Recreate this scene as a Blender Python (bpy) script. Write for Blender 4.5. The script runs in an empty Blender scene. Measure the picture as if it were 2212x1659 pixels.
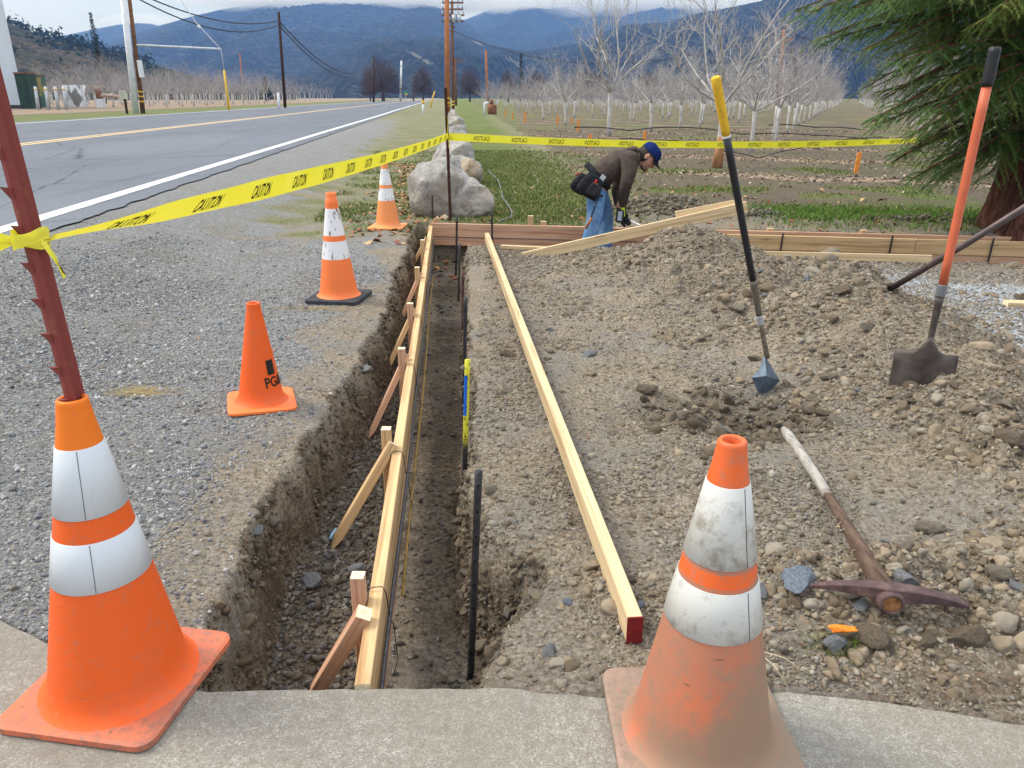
import bpy, bmesh, math, random
import numpy as np
from mathutils import Vector, Matrix, Quaternion
R = math.radians
random.seed(7); RNG = np.random.default_rng(7)
sc = bpy.context.scene
COL = sc.collection
# ------------------------------------------------------------------ camera, world, sun, exposure
FOC, CX, CY, H = 1636.9, 1106.0, 829.5, 1.27          # photograph measured on a 2212 x 1659 grid
PITCH = math.atan((CY - 210) / FOC); SN, CS = math.sin(PITCH), math.cos(PITCH)
cam = bpy.data.cameras.new('camera'); camo = bpy.data.objects.new('camera', cam); COL.objects.link(camo)
cam.sensor_width = 36; cam.lens = 36 * FOC / 2212; cam.clip_start = 0.05; cam.clip_end = 30000
camo.location = (0, 0, H); camo.rotation_euler = (math.pi / 2 - PITCH, 0, 0)
sc.camera = camo
SUN_EL, SUN_AZ = R(50), R(285)                         # direction the light comes from, clockwise from +Y
w = bpy.data.worlds.new('World'); sc.world = w; w.use_nodes = True
nt = w.node_tree; nt.nodes.clear()
out = nt.nodes.new('ShaderNodeOutputWorld'); bg = nt.nodes.new('ShaderNodeBackground')
sky = nt.nodes.new('ShaderNodeTexSky'); sky.sky_type = 'NISHITA'; sky.sun_disc = False
sky.sun_elevation = SUN_EL; sky.sun_rotation = SUN_AZ; sky.air_density = 1.0; sky.dust_density = 2.0
mx = nt.nodes.new('ShaderNodeMixRGB'); mx.inputs[0].default_value = 0.72
tcw = nt.nodes.new('ShaderNodeTexCoord'); mpw = nt.nodes.new('ShaderNodeMapping'); mpw.inputs['Scale'].default_value = (1, 1, 5)
nz = nt.nodes.new('ShaderNodeTexNoise'); nz.inputs['Scale'].default_value = 3; nz.inputs['Detail'].default_value = 5
crw = nt.nodes.new('ShaderNodeValToRGB')
crw.color_ramp.elements[0].position = 0.35; crw.color_ramp.elements[0].color = (8.6, 9.4, 10.6, 1)
crw.color_ramp.elements[1].position = 0.65; crw.color_ramp.elements[1].color = (10.6, 11.0, 11.6, 1)
L = nt.links.new
L(tcw.outputs['Generated'], mpw.inputs[0]); L(mpw.outputs[0], nz.inputs['Vector']); L(nz.outputs['Fac'], crw.inputs[0])
L(sky.outputs[0], mx.inputs[1]); L(crw.outputs[0], mx.inputs[2]); 
sx_ = nt.nodes.new('ShaderNodeSeparateXYZ'); L(tcw.outputs['Generated'], sx_.inputs[0])
gr0 = nt.nodes.new('ShaderNodeValToRGB'); L(sx_.outputs[2], gr0.inputs[0]); gr0.color_ramp.elements[0].position = 0.02; gr0.color_ramp.elements[0].color = (.46, .49, .53, 1)
gr0.color_ramp.elements[1].position = 0.75; gr0.color_ramp.elements[1].color = (1.35, 1.33, 1.28, 1)
ml = nt.nodes.new('ShaderNodeMixRGB'); ml.blend_type = 'MULTIPLY'; ml.inputs[0].default_value = 1; L(mx.outputs[0], ml.inputs[1]); L(gr0.outputs[0], ml.inputs[2]); L(ml.outputs[0], bg.inputs[0]); L(bg.outputs[0], out.inputs[0])
bg.inputs[1].default_value = 0.10
sl = bpy.data.lights.new('sun', 'SUN'); sl.energy = 1.8; sl.angle = R(20); sl.color = (1, 0.965, 0.91)
so = bpy.data.objects.new('sun', sl); COL.objects.link(so)
sd = Vector((math.sin(SUN_AZ) * math.cos(SUN_EL), math.cos(SUN_AZ) * math.cos(SUN_EL), math.sin(SUN_EL)))
so.rotation_euler = (-sd).to_track_quat('-Z', 'Y').to_euler(); so.location = (0, 0, 30)
vs = sc.view_settings; vs.view_transform = 'Standard'; vs.look = 'None'; vs.gamma = 1; vs.exposure = 0.66
sc.cycles.use_denoising = True
sc.cycles.max_bounces = 5; sc.cycles.diffuse_bounces = 3; sc.cycles.glossy_bounces = 2; sc.cycles.transparent_max_bounces = 12
sc.cycles.volume_bounces = 3; sc.cycles.use_adaptive_sampling = True

# ------------------------------------------------------------------ helpers
def P(u, v, z=0.0):                                    # point of the photograph on the level z
    x = (u - CX) / FOC; y = (v - CY) / FOC
    t = (H - z) / (SN + y * CS)
    return Vector((x * t, (CS - y * SN) * t, z))
def Z(u, v, Y):                                        # point of the photograph at the distance Y
    x = (u - CX) / FOC; y = (v - CY) / FOC
    t = Y / (CS - y * SN)
    return Vector((x * t, Y, H - (SN + y * CS) * t))
def pix(p):
    d = H - p[2]; F = p[1] * CS + d * SN
    return CX + FOC * p[0] / F, CY + FOC * (-p[1] * SN + d * CS) / F

def tag(o, label=None, cat=None, group=None, kind=None):
    if label: o['label'] = label
    if cat: o['category'] = cat
    if group: o['group'] = group
    if kind: o['kind'] = kind
    return o
def empty(name, loc=(0, 0, 0), label=None, cat=None, group=None, rz=0):
    o = bpy.data.objects.new(name, None); COL.objects.link(o); o.location = loc; o.rotation_euler = (0, 0, rz)
    o.empty_display_size = 0.1
    return tag(o, label, cat, group)

def npmesh(name, V, F4, mats, smooth=False, attrs=None, midx=None):
    me = bpy.data.meshes.new(name)
    V = np.asarray(V, np.float32); F4 = np.asarray(F4, np.int32); k = F4.shape[1]
    me.vertices.add(len(V)); me.vertices.foreach_set('co', V.ravel())
    me.loops.add(F4.size); me.loops.foreach_set('vertex_index', F4.ravel())
    me.polygons.add(len(F4)); me.polygons.foreach_set('loop_start', np.arange(0, F4.size, k, dtype=np.int32))
    if smooth: me.polygons.foreach_set('use_smooth', np.ones(len(F4), bool))
    for m in (mats if isinstance(mats, (list, tuple)) else [mats]): me.materials.append(m)
    if midx is not None: me.polygons.foreach_set('material_index', np.asarray(midx, np.int32))
    me.update(calc_edges=True)
    for an, av in (attrs or {}).items():
        av = np.asarray(av, np.float32)
        if av.ndim == 1:
            a = me.attributes.new(an, 'FLOAT', 'POINT'); a.data.foreach_set('value', av)
        else:
            a = me.attributes.new(an, 'FLOAT_COLOR', 'POINT')
            if av.shape[1] == 3: av = np.hstack([av, np.ones((len(av), 1), np.float32)])
            a.data.foreach_set('color', av.ravel())
    return me
def link(name, me, parent=None):
    o = bpy.data.objects.new(name, me); COL.objects.link(o)
    if parent: o.parent = parent
    return o

class MB:                                              # collects shapes, builds ONE mesh object
    def __init__(s): s.v = []; s.f = []; s.m = []; s.sm = []; s.mi = 0; s.smooth = False
    def add(s, vs_, fs):
        n = len(s.v); s.v += [tuple(q) for q in vs_]
        for f in fs: s.f.append([n + i for i in f]); s.m.append(s.mi); s.sm.append(s.smooth)
    def box(s, c, d, M=None, taper=1.0):
        x, y, z = (q / 2 for q in d); vs_ = []
        for k in (-1, 1):
            t = taper if k > 0 else 1
            for a, b in ((-1, -1), (1, -1), (1, 1), (-1, 1)):
                q = Vector((a * x * t, b * y * t, k * z))
                if M is not None: q = M @ q
                vs_.append(q + Vector(c))
        s.add(vs_, [(3, 2, 1, 0), (4, 5, 6, 7), (0, 1, 5, 4), (1, 2, 6, 5), (2, 3, 7, 6), (3, 0, 4, 7)])
        return s
    def bar(s, a, b, wd, ht, up=(0, 0, 1), ends=None, ch=0.0):   # rectangular timber from a to b with chamfered long edges
        a = Vector(a); b = Vector(b); d = (b - a).normalized(); up = Vector(up)
        sx = d.cross(up); 
        if sx.length < 1e-4: sx = d.cross(Vector((1, 0, 0)))
        sx.normalize(); uz = sx.cross(d).normalized()
        if ch <= 0: pr = [(-1, -1), (1, -1), (1, 1), (-1, 1)]; pr = [(q[0] * wd / 2, q[1] * ht / 2) for q in pr]
        else:
            W, T = wd / 2, ht / 2
            pr = [(-W + ch, -T), (W - ch, -T), (W, -T + ch), (W, T - ch), (W - ch, T), (-W + ch, T), (-W, T - ch), (-W, -T + ch)]
        n = len(pr)
        vs_ = [a + sx * q[0] + uz * q[1] for q in pr] + [b + sx * q[0] + uz * q[1] for q in pr]
        s.add(vs_, [(i, (i + 1) % n, n + (i + 1) % n, n + i) for i in range(n)] + [tuple(range(n))[::-1], tuple(range(n, 2 * n))])
        return s
    def tube(s, pts, rad, n=8, cap=True):
        pts = [Vector(q) for q in pts]
        if not hasattr(rad, '__len__'): rad = [rad] * len(pts)
        d0 = (pts[1] - pts[0]).normalized(); u = d0.orthogonal().normalized(); rings = []
        for i, q in enumerate(pts):
            d = (pts[min(i + 1, len(pts) - 1)] - pts[max(i - 1, 0)]).normalized()
            u = (u - d * u.dot(d)); u = u.normalized() if u.length > 1e-6 else d.orthogonal().normalized()
            v = d.cross(u)
            rings += [q + (u * math.cos(2 * math.pi * k / n) + v * math.sin(2 * math.pi * k / n)) * rad[i] for k in range(n)]
        fs = [(i * n + k, i * n + (k + 1) % n, (i + 1) * n + (k + 1) % n, (i + 1) * n + k) for i in range(len(pts) - 1) for k in range(n)]
        if cap: fs += [tuple(range(n))[::-1], tuple((len(pts) - 1) * n + k for k in range(n))]
        s.add(rings, fs); return s
    def lathe(s, prof, n=32, M=None, cap=False):
        vs_ = []
        for r, z in prof:
            for k in range(n):
                q = Vector((r * math.cos(2 * math.pi * k / n), r * math.sin(2 * math.pi * k / n), z))
                vs_.append(M @ q if M is not None else q)
        fs = [(i * n + k, i * n + (k + 1) % n, (i + 1) * n + (k + 1) % n, (i + 1) * n + k) for i in range(len(prof) - 1) for k in range(n)]
        if cap: fs += [tuple(range(n))[::-1], tuple((len(prof) - 1) * n + k for k in range(n))]
        s.add(vs_, fs); return s
    def ball(s, c, r, M=None, n=12, m=8):
        vs_ = []; 
        for i in range(m + 1):
            a = math.pi * i / m
            for k in range(n):
                b = 2 * math.pi * k / n
                q = Vector((math.sin(a) * math.cos(b) * r[0], math.sin(a) * math.sin(b) * r[1], math.cos(a) * r[2]))
                vs_.append((M @ q if M is not None else q) + Vector(c))
        s.add(vs_, [(i * n + k, (i + 1) * n + k, (i + 1) * n + (k + 1) % n, i * n + (k + 1) % n) for i in range(m) for k in range(n)])
        return s
    def build(s, name, mats, parent=None):
        me = bpy.data.meshes.new(name); me.from_pydata(s.v, [], s.f)
        for m in (mats if isinstance(mats, (list, tuple)) else [mats]): me.materials.append(m)
        me.polygons.foreach_set('material_index', s.m); me.polygons.foreach_set('use_smooth', s.sm); me.update()
        return link(name, me, parent)

# vectorised value noise
def _h(ix, iy, iz, seed):
    n = (ix * 374761393 + iy * 668265263 + iz * 2147483647 + seed * 1274126177) & 0xffffffff
    n = ((n ^ (n >> 13)) * 1274126177) & 0xffffffff
    n = ((n ^ (n >> 16)) * 2246822519) & 0xffffffff
    return ((n ^ (n >> 15)) & 0xffffff) / float(0xffffff)
def vn(x, y, z=0.0, seed=0):
    x = np.asarray(x, np.float64); y = np.asarray(y, np.float64); z = np.asarray(z, np.float64) + np.zeros_like(x)
    ix, iy, iz = np.floor(x).astype(np.int64), np.floor(y).astype(np.int64), np.floor(z).astype(np.int64)
    fx, fy, fz = x - ix, y - iy, z - iz
    fx, fy, fz = (f * f * (3 - 2 * f) for f in (fx, fy, fz))
    def c(a, b, d): return _h(ix + a, iy + b, iz + d, seed)
    l = lambda a, b, t: a + (b - a) * t
    return l(l(l(c(0, 0, 0), c(1, 0, 0), fx), l(c(0, 1, 0), c(1, 1, 0), fx), fy),
             l(l(c(0, 0, 1), c(1, 0, 1), fx), l(c(0, 1, 1), c(1, 1, 1), fx), fy), fz) * 2 - 1
def fbm(x, y, z=0.0, o=4, seed=0, g=0.5):
    a, s, t = 1.0, 0.0, 0.0
    for i in range(o):
        s = s + a * vn(x * 2 ** i, y * 2 ** i, z * 2 ** i if not np.isscalar(z) or z else 0.0, seed + i * 17); t += a; a *= g
    return s / t
def sst(e0, e1, x):
    t = np.clip((x - e0) / (e1 - e0), 0, 1); return t * t * (3 - 2 * t)

# ------------------------------------------------------------------ materials
class NT:
    def __init__(s, name, rough=0.8, spec=0.3):
        s.m = bpy.data.materials.new(name); s.m.use_nodes = True; s.t = s.m.node_tree; s.n = s.t.nodes
        s.b = s.n['Principled BSDF']; s.b.inputs['Roughness'].default_value = rough
        s.b.inputs['Specular IOR Level'].default_value = spec
        s.tc = s.n.new('ShaderNodeTexCoord').outputs['Object']
    def L(s, a, b): s.t.links.new(a, b)
    def val(s, v): 
        return v
    def set(s, sock, v):
        if isinstance(v, (int, float)): sock.default_value = v
        elif isinstance(v, tuple): sock.default_value = v if len(v) == 4 or sock.type == 'VECTOR' else (*v, 1)
        else: s.L(v, sock)
    def map(s, scale=(1, 1, 1), rot=(0, 0, 0), loc=(0, 0, 0), vec=None):
        q = s.n.new('ShaderNodeMapping'); s.L(vec or s.tc, q.inputs[0]); q.inputs['Scale'].default_value = scale
        q.inputs['Rotation'].default_value = rot; q.inputs['Location'].default_value = loc; return q.outputs[0]
    def noise(s, sc_, det=4, vec=None, rough=0.55, dist=0.0, col=False):
        q = s.n.new('ShaderNodeTexNoise'); s.L(vec or s.tc, q.inputs['Vector']); q.inputs['Scale'].default_value = sc_
        q.inputs['Detail'].default_value = det; q.inputs['Roughness'].default_value = rough; q.inputs['Distortion'].default_value = dist
        return q.outputs['Color' if col else 'Fac']
    def vor(s, sc_, vec=None, out='Distance', feat='F1', rand=1.0):
        q = s.n.new('ShaderNodeTexVoronoi'); q.feature = feat; s.L(vec or s.tc, q.inputs['Vector']); q.inputs['Scale'].default_value = sc_
        q.inputs['Randomness'].default_value = rand; return q.outputs[out]
    def ramp(s, fac, stops, interp='LINEAR'):
        q = s.n.new('ShaderNodeValToRGB'); s.L(fac, q.inputs[0]); e = q.color_ramp.elements; q.color_ramp.interpolation = interp
        while len(e) < len(stops): e.new(0.5)
        for i, (p, c) in enumerate(stops):
            e[i].position = p; e[i].color = (c, c, c, 1) if isinstance(c, (int, float)) else (*c, 1)
        return q.outputs[0]
    def mix(s, f, a, b, mode='MIX'):
        q = s.n.new('ShaderNodeMixRGB'); q.blend_type = mode; s.set(q.inputs[0], f); s.set(q.inputs[1], a); s.set(q.inputs[2], b); return q.outputs[0]
    def math(s, op, a, b=0.5, clamp=False):
        q = s.n.new('ShaderNodeMath'); q.operation = op; q.use_clamp = clamp; s.set(q.inputs[0], a); s.set(q.inputs[1], b); return q.outputs[0]
    def sep(s, c):
        q = s.n.new('ShaderNodeSeparateColor'); s.L(c, q.inputs[0]); return q.outputs
    def attr(s, name, o='Color'):
        q = s.n.new('ShaderNodeAttribute'); q.attribute_name = name; return q.outputs[o]
    def bump(s, h, st=0.5, dist=0.01, prev=None):
        q = s.n.new('ShaderNodeBump'); s.L(h, q.inputs['Height']); q.inputs['Strength'].default_value = st; q.inputs['Distance'].default_value = dist
        if prev is not None: s.L(prev, q.inputs['Normal'])
        s.L(q.outputs[0], s.b.inputs['Normal']); return q.outputs[0]
    def base(s, c): s.set(s.b.inputs['Base Color'], c); return s.m

def plain(name, c, rough=0.7, spec=0.3, var=0.15, sc_=12, metal=0.0, bump=0.0):
    k = NT(name, rough, spec); n = k.noise(sc_, 5)
    lo = tuple(q * (1 - var) for q in c); hi = tuple(min(1, q * (1 + var)) for q in c)
    k.base(k.ramp(n, [(0.3, lo), (0.7, hi)])); k.b.inputs['Metallic'].default_value = metal
    if bump: k.bump(k.noise(sc_ * 6, 4), bump, 0.004)
    return k.m
def wood(name, c, dark, axis=1, sc_=1.0, knots=True):
    k = NT(name, 0.7, 0.25)
    s_ = [26 * sc_] * 3; s_[axis] = 0.9 * sc_
    v = k.map(tuple(s_)); n1 = k.noise(1.0, 5, v, 0.6, 1.2)
    s2 = [6.0] * 3; s2[axis] = 0.5; n2 = k.noise(1.0, 3, k.map(tuple(s2)), 0.5, 0.8)
    c1 = k.ramp(n1, [(0.36, dark), (0.5, c), (0.62, tuple(min(1, q * 1.12) for q in c))])
    c2 = k.mix(k.ramp(n2, [(0.35, 0.0), (0.7, 0.55)]), c1, k.mix(0.5, c1, dark))
    if knots:
        s3 = [7.0] * 3; s3[axis] = 1.6; d = k.vor(1.0, k.map(tuple(s3)))
        c2 = k.mix(k.ramp(d, [(0.10, 1.0), (0.17, 0.0)]), c2, tuple(q * 0.45 for q in dark))
    di = k.noise(5.0, 6); c2 = k.mix(k.ramp(di, [(0.55, 0.0), (0.8, 0.35)]), c2, (0.30, 0.24, 0.17))
    k.base(c2); k.bump(n1, 0.25, 0.002); return k.m

M = {}
M['pine_y'] = wood('pine_timber', (0.66, 0.50, 0.29), (0.46, 0.30, 0.145), 1, knots=False)
M['pine_x'] = wood('pine_timber_x', (0.68, 0.50, 0.29), (0.48, 0.30, 0.14), 0)
M['fir_x'] = wood('fir_timber', (0.56, 0.32, 0.215), (0.38, 0.185, 0.12), 0, 0.8)
M['fir_z'] = wood('fir_stake', (0.60, 0.37, 0.24), (0.42, 0.20, 0.12), 2, knots=False)
M['pine_z'] = wood('pine_stake', (0.62, 0.43, 0.23), (0.40, 0.23, 0.10), 2, knots=True)
M['cut'] = plain('cut_end_wood', (0.80, 0.68, 0.47), 0.85, 0.2, 0.25, 60)
M['redpaint'] = plain('red_end_paint', (0.20, 0.018, 0.018), 0.7, 0.2, 0.25, 40)
M['steel'] = plain('dark_stake_steel', (0.035, 0.036, 0.042), 0.5, 0.5, 0.5, 30, 0.4, 0.4)
M['ruststeel'] = plain('rusty_steel', (0.10, 0.055, 0.045), 0.7, 0.4, 0.5, 30, 0.3, 0.5)
M['rebar'] = plain('rebar_steel', (0.075, 0.075, 0.085), 0.5, 0.5, 0.4, 50, 0.5)
M['blackplastic'] = plain('black_plastic', (0.012, 0.012, 0.014), 0.45, 0.4, 0.4, 30)
M['hose'] = plain('grey_hose_rubber', (0.17, 0.18, 0.19), 0.6, 0.3, 0.2, 8)
M['white'] = plain('white_paint', (0.72, 0.74, 0.76), 0.6, 0.3, 0.12, 6)
M['polewood'] = plain('pole_wood', (0.17, 0.085, 0.045), 0.9, 0.1, 0.35, 3)
M['darkpole'] = plain('dark_pole_wood', (0.055, 0.030, 0.022), 0.9, 0.1, 0.3, 3)
M['orangepole'] = plain('orange_pole_wood', (0.38, 0.15, 0.06), 0.9, 0.1, 0.25, 3)
M['yellow'] = plain('yellow_paint', (0.75, 0.47, 0.03), 0.5, 0.3, 0.12, 6)
M['galv'] = plain('galvanised_metal', (0.50, 0.53, 0.57), 0.45, 0.5, 0.15, 5, 0.3)
M['rusty'] = plain('rusty_tank', (0.22, 0.10, 0.06), 0.85, 0.2, 0.5, 3)
M['green'] = plain('dark_green_paint', (0.02, 0.05, 0.035), 0.5, 0.3, 0.3, 2)
M['wire'] = plain('wire_cable', (0.03, 0.03, 0.035), 0.6, 0.3, 0.1, 5)
M['orangestake'] = plain('orange_stake_paint', (0.80, 0.28, 0.05), 0.7, 0.2, 0.2, 20)

# ------------------------------------------------------------------ terrain
XL = np.array([(1.30, -0.70), (1.57, -0.72), (1.94, -0.757), (2.49, -0.79), (3.07, -0.745), (3.69, -0.755), (4.37, -0.77), (5.3, -0.815), (6.3, -0.875), (8.3, -0.93)])
XR = np.array([(1.30, -0.05), (1.45, -0.045), (1.62, 0.0), (1.76, 0.12), (1.90, 0.12), (2.05, -0.04), (2.5, -0.15), (3.1, -0.13), (3.6, -0.2), (4.37, -0.25), (5.6, -0.33), (6.7, -0.38), (8.3, -0.42)])
WR = np.array([(1.3, .05), (1.6, .12), (1.8, .30), (2.05, .16), (2.5, .06), (3.1, .10), (3.8, .05), (8.3, .05)])
RIDGE = [(1.34, 5.65, 0.27, .62), (1.72, 5.0, 0.20, .60), (1.92, 4.3, 0.24, .56), (1.98, 3.6, 0.23, .50), (1.98, 3.0, 0.20, .44), (1.95, 2.4, 0.17, .42), (1.9, 1.95, .09, .35)]
def road_white_x(y): return -4.55 - (y - 8.9) * 0.0895
def road_edge_x(y): return road_white_x(y) + 0.42 + 0.07 * vn(np.asarray(y) * 1.7, np.zeros_like(np.asarray(y, float)), 0, 5)
def hgt(x, y, fine=True):
    x = np.asarray(x, np.float64); y = np.asarray(y, np.float64)
    # mound of spoil
    z = np.zeros_like(x)
    m = np.zeros_like(x)
    for (a, b, h, s) in RIDGE:
        d2 = (x - a) ** 2 / s ** 2 + (y - b) ** 2 / (s * 1.05) ** 2
        m = np.maximum(m, h * np.exp(-d2 * 0.9)) + 0.12 * h * np.exp(-d2)
    m = m * (1 + 0.28 * fbm(x * 3, y * 3, 0, 3, 3)) 
    m -= 0.16 * np.exp(-((x - 0.93) ** 2 / .11 + (y - 3.02) ** 2 / .05)); m += .07 * np.exp(-((x - .78) ** 2 / .03 + (y - 2.82) ** 2 / .012))
    m += 0.06 * np.exp(-((x - 0.75) ** 2 + (y - 2.45) ** 2) / 0.09)
    m += 0.10 * np.exp(-((x - 1.2) ** 2 / 0.5 + (y - 1.72) ** 2 / 0.035))
    z += m
    # spoil behind the cross trench
    for (a, b, h, sx, sy) in ((1.75, 8.72, .21, .60, .34), (2.55, 8.42, .12, .7, .22), (0.7, 8.72, .07, .6, .22), (4.2, 8.10, .10, 1.2, .16), (5.6, 7.85, .08, .9, .15)):
        z += h * np.exp(-((x - a) / sx) ** 2 - ((y - b) / sy) ** 2) * (1 + .3 * fbm(x * 3, y * 3, 0, 3, 31))
    dirt = sst(0.02, 0.12, z)
    # trench along the camera axis
    xl = np.interp(y, XL[:, 0], XL[:, 1]) - .07 + 0.045 * fbm(y * 4, 0 * y, 0, 4, 11) + 0.022 * fbm(y * 17, 0 * y, 0, 3, 111)
    xr = np.interp(y, XR[:, 0], XR[:, 1]) + 0.028 * fbm(y * 5, 0 * y + 9, 0, 4, 12) + 0.020 * fbm(y * 17, 0 * y + 9, 0, 3, 112)
    wr = np.interp(y, WR[:, 0], WR[:, 1]); wl = 0.09 + 0.10 * sst(-0.5, .7, vn(y * 2.3, 0 * y, 0, 77)) * sst(4.5, 3, y)
    ins = sst(0, 1, (x - xl) / wl) * sst(0, 1, (xr - x) / wr) * sst(1.30, 1.33, y) * sst(8.28, 8.22, y)
    # cross trench
    yf = 7.02 - 0.20 * (x + 0.39) + 0.06 * fbm(x * 3, 0 * x, 0, 3, 13); yb = 8.36 - 0.152 * (x + 0.87) + 0.03 * fbm(x * 3, 0 * x, 0, 3, 14)
    ins2 = sst(0, 1, (y - yf) / 0.07) * sst(0, 1, (yb - y) / 0.06) * sst(-1.02, -0.95, x) * sst(7.6, 7.5, x)
    k = np.maximum(ins, ins2)
    fl = -0.37 + 0.020 * fbm(x * 4, y * 4, 0, 3, 15) - 0.03 * ins2
    fl = fl + 0.06 * sst(-0.40, -0.75, x - (y - 1.4) * -0.06) * (1 - ins2) * (0.6 + 0.6 * vn(x * 6, y * 2, 0, 6))
    # trench shoulder crumbles
    near = np.minimum(np.abs(x - xl), np.abs(x - xr) * 0.8) ; shd = np.exp(-(near / 0.09) ** 2) * sst(1.3, 1.5, y) * sst(8.3, 7.9, y)
    z -= 0.018 * shd * (1 - k)
    # roughness of loose soil and gravel
    rr = sst(-0.2, 0.3, x) * sst(7.2, 6.0, y) * sst(5, 3.4, x)
    amp = 0.004 + 0.016 * rr + 0.042 * dirt
    if fine:
        z += amp * fbm(x * 9, y * 9, 0, 5, 21, 0.6) * (1 - k) + 0.010 * rr * fbm(x * 2.5, y * 2.5, 0, 3, 24)
        z += k * (1 - k) * 4 * 0.03 * fbm(x * 12, y * 12, 0, 3, 25)
        z += (0.014 * rr + 0.042 * dirt) * (1 - k) * (np.abs(fbm(x * 5.5, y * 5.5, 0, 4, 27, .6)) * 2.4 - .5) * sst(-.2, .2, fbm(x * 1.3, y * 1.3, 0, 2, 28) + .1)
    # rise to the road
    re = road_white_x(y) + 0.45
    z += 0.20 * sst(re + 1.9, re + 0.05, x)
    z += 0.02 * fbm(x * .6, y * .6, 0, 3, 41) * sst(4, 12, y) * sst(re - .0, re + .8, x)
    zz = z * (1 - k) + fl * k
    # below the concrete apron
    sl_ = sst(slab_edge(x) + 0.0, slab_edge(x) - 0.02, y); zz = zz * (1 - sl_) + (-0.05) * sl_
    return zz, dict(k=k, dirt=dirt, rr=rr, shd=shd, ins2=ins2, re=re, m=m)
SE = np.array([(-4, 2.3), (-1.9, 1.83), (-1.335, 1.632), (-1.114, 1.517), (-0.95, 1.44), (-0.701, 1.376), (-0.4, 1.385), (-0.054, 1.388), (0.204, 1.362), (0.63, 1.376), (0.9, 1.33), (1.112, 1.28), (1.6, 1.2), (4, .9)])
def slab_edge(x): return np.interp(x, SE[:, 0], SE[:, 1]) + 0.006 * fbm(np.asarray(x) * 9, np.zeros_like(np.asarray(x, float)), 0, 4, 51)
def gz(x, y): return float(hgt(np.array([x]), np.array([y]))[0][0])
def on(x, y, dz=0.0): return Vector((x, y, gz(x, y) + dz))
def hit(u, v, ymax=30.0):                              # where the line of sight meets the terrain
    Y = np.concatenate([np.linspace(1.0, 10, 1800), np.linspace(10, ymax, 400)])
    x = (u - CX) / FOC; y = (v - CY) / FOC; t = Y / (CS - y * SN); X = x * t; ZZ = H - (SN + y * CS) * t
    g = hgt(X, Y)[0]; i = np.argmax(g >= ZZ)
    return Vector((X[i], Y[i], g[i]))

def grid_lines(dense, grow_lo, grow_hi, gf=1.12):
    a, b, d = dense; core = list(np.arange(a, b, d)); lo = []; s = d; q = a
    while q > grow_lo: s *= gf; q -= s; lo.append(q)
    hi = []; s = d; q = core[-1]
    while q < grow_hi: s *= gf; q += s; hi.append(q)
    return np.array(lo[::-1] + core + hi)
gx = grid_lines((-1.6, 2.9, 0.0105), -900, 900, 1.045)
ys = [0.6]; s = 0.0105
while ys[-1] < 1400:
    y_ = ys[-1]; s = 0.0105 if y_ < 3.2 else (0.0105 + (y_ - 3.2) * 0.0032 if y_ < 9 else 0.03 + (y_ - 9) * 0.012); ys.append(y_ + s)
gy = np.concatenate([[-12, -4, -1, 0.2], ys])
GX, GY = np.meshgrid(gx, gy); gxf, gyf = GX.ravel(), GY.ravel()
zf, mk = hgt(gxf, gyf)
k = mk['k']; wallish = np.clip(4 * k * (1 - k), 0, 1)
X2 = gxf + wallish * (0.050 * fbm(gyf * 6, zf * 8, gxf * 0 + 3.3, 4, 61, .6) + .018 * fbm(gyf * 26, zf * 30, gxf * 0 + 3.3, 2, 66)); Y2 = gyf + wallish * mk['ins2'] * 0.02 * fbm(gxf * 7, zf * 9, gxf * 0 + 1.3, 3, 62)
# zones: A = gravel, damp soil with painted hollow shade, grass, leaf litter ; B = orchard soil, pale crushed rock, trench, asphalt edge crumbs
big = fbm(gxf * .7, gyf * .7, 0, 4, 71); med = fbm(gxf * 2.4, gyf * 2.4, 0, 4, 72)
re = mk['re']; inroadside = (gxf > re - .3)
grav = sst(-0.80, -1.20, gxf + 0.02 * gyf + 0.22 * med + 0.12 * big) * sst(9.0, 6.5, gyf + gxf * 0.6 + 1.2 * med + 1.0)
gd_ = gxf - re; grav = np.where(gxf < -1.9, np.maximum(sst(12.5, 9.0, gyf + 1.5 * med + (gxf + 4.4) * 1.6), sst(1.9, .9, gd_ + .5 * med) * sst(60, 25, gyf)), grav)
grass = sst(6.9, 8.6, gyf + 0.9 * med - 0.15 * (gxf + 1)) * (1 - grav)
path = np.exp(-((gxf - (0.35 - (gyf - 8) * 0.065)) / (0.9 + gyf * .018)) ** 2)
green_r = 1.3 * np.exp(-((gyf - (9.35 - 0.15 * gxf)) / 0.70) ** 2) * sst(2.4, 3.2, gxf)
orch = sst(0.3, 1.6, gxf - (0.9 - (gyf - 8) * 0.065)) * sst(8.3, 9.6, gyf + 0.15 * gxf)
gr = np.clip(np.maximum(np.maximum(path * grass * 1.1, green_r), orch * sst(0.02, 0.6, big + .35 * med + .05) * .8), 0, 1)
rgt = (gxf > re - 0.2)
verge = rgt * (gxf < 0.3) * grass * (.42 + .30 * sst(-.3, .5, med + .1))
leftl = (gxf < road_white_x(gyf) - 15.3); gr = np.where(leftl, sst(9.0, 5.0, road_white_x(gyf) - 15.3 - gxf + 2 * med) * .9 + .1 * sst(0, .5, big), np.maximum(gr * (rgt), verge))
gr = np.where(gyf < 6.9, 0, gr)
dark = np.clip(0.9 * sst(0.1, 0.5, k) * (0.75 + .5 * med) + 1.0 * np.exp(-((gxf - 0.93) ** 2 / .16 + (gyf - 2.98) ** 2 / .09)) + 0.65 * np.exp(-((gxf - 1.5) ** 2 / .7 + (gyf - 1.36) ** 2 / 0.02)) + 0.4 * mk['dirt'] * sst(.25, .6, med) + .35 * sst(.7, .9, gyf/10) * mk['dirt'], 0, 1)  # term over the dug hollow paints in shadow as well as damp soil
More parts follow.
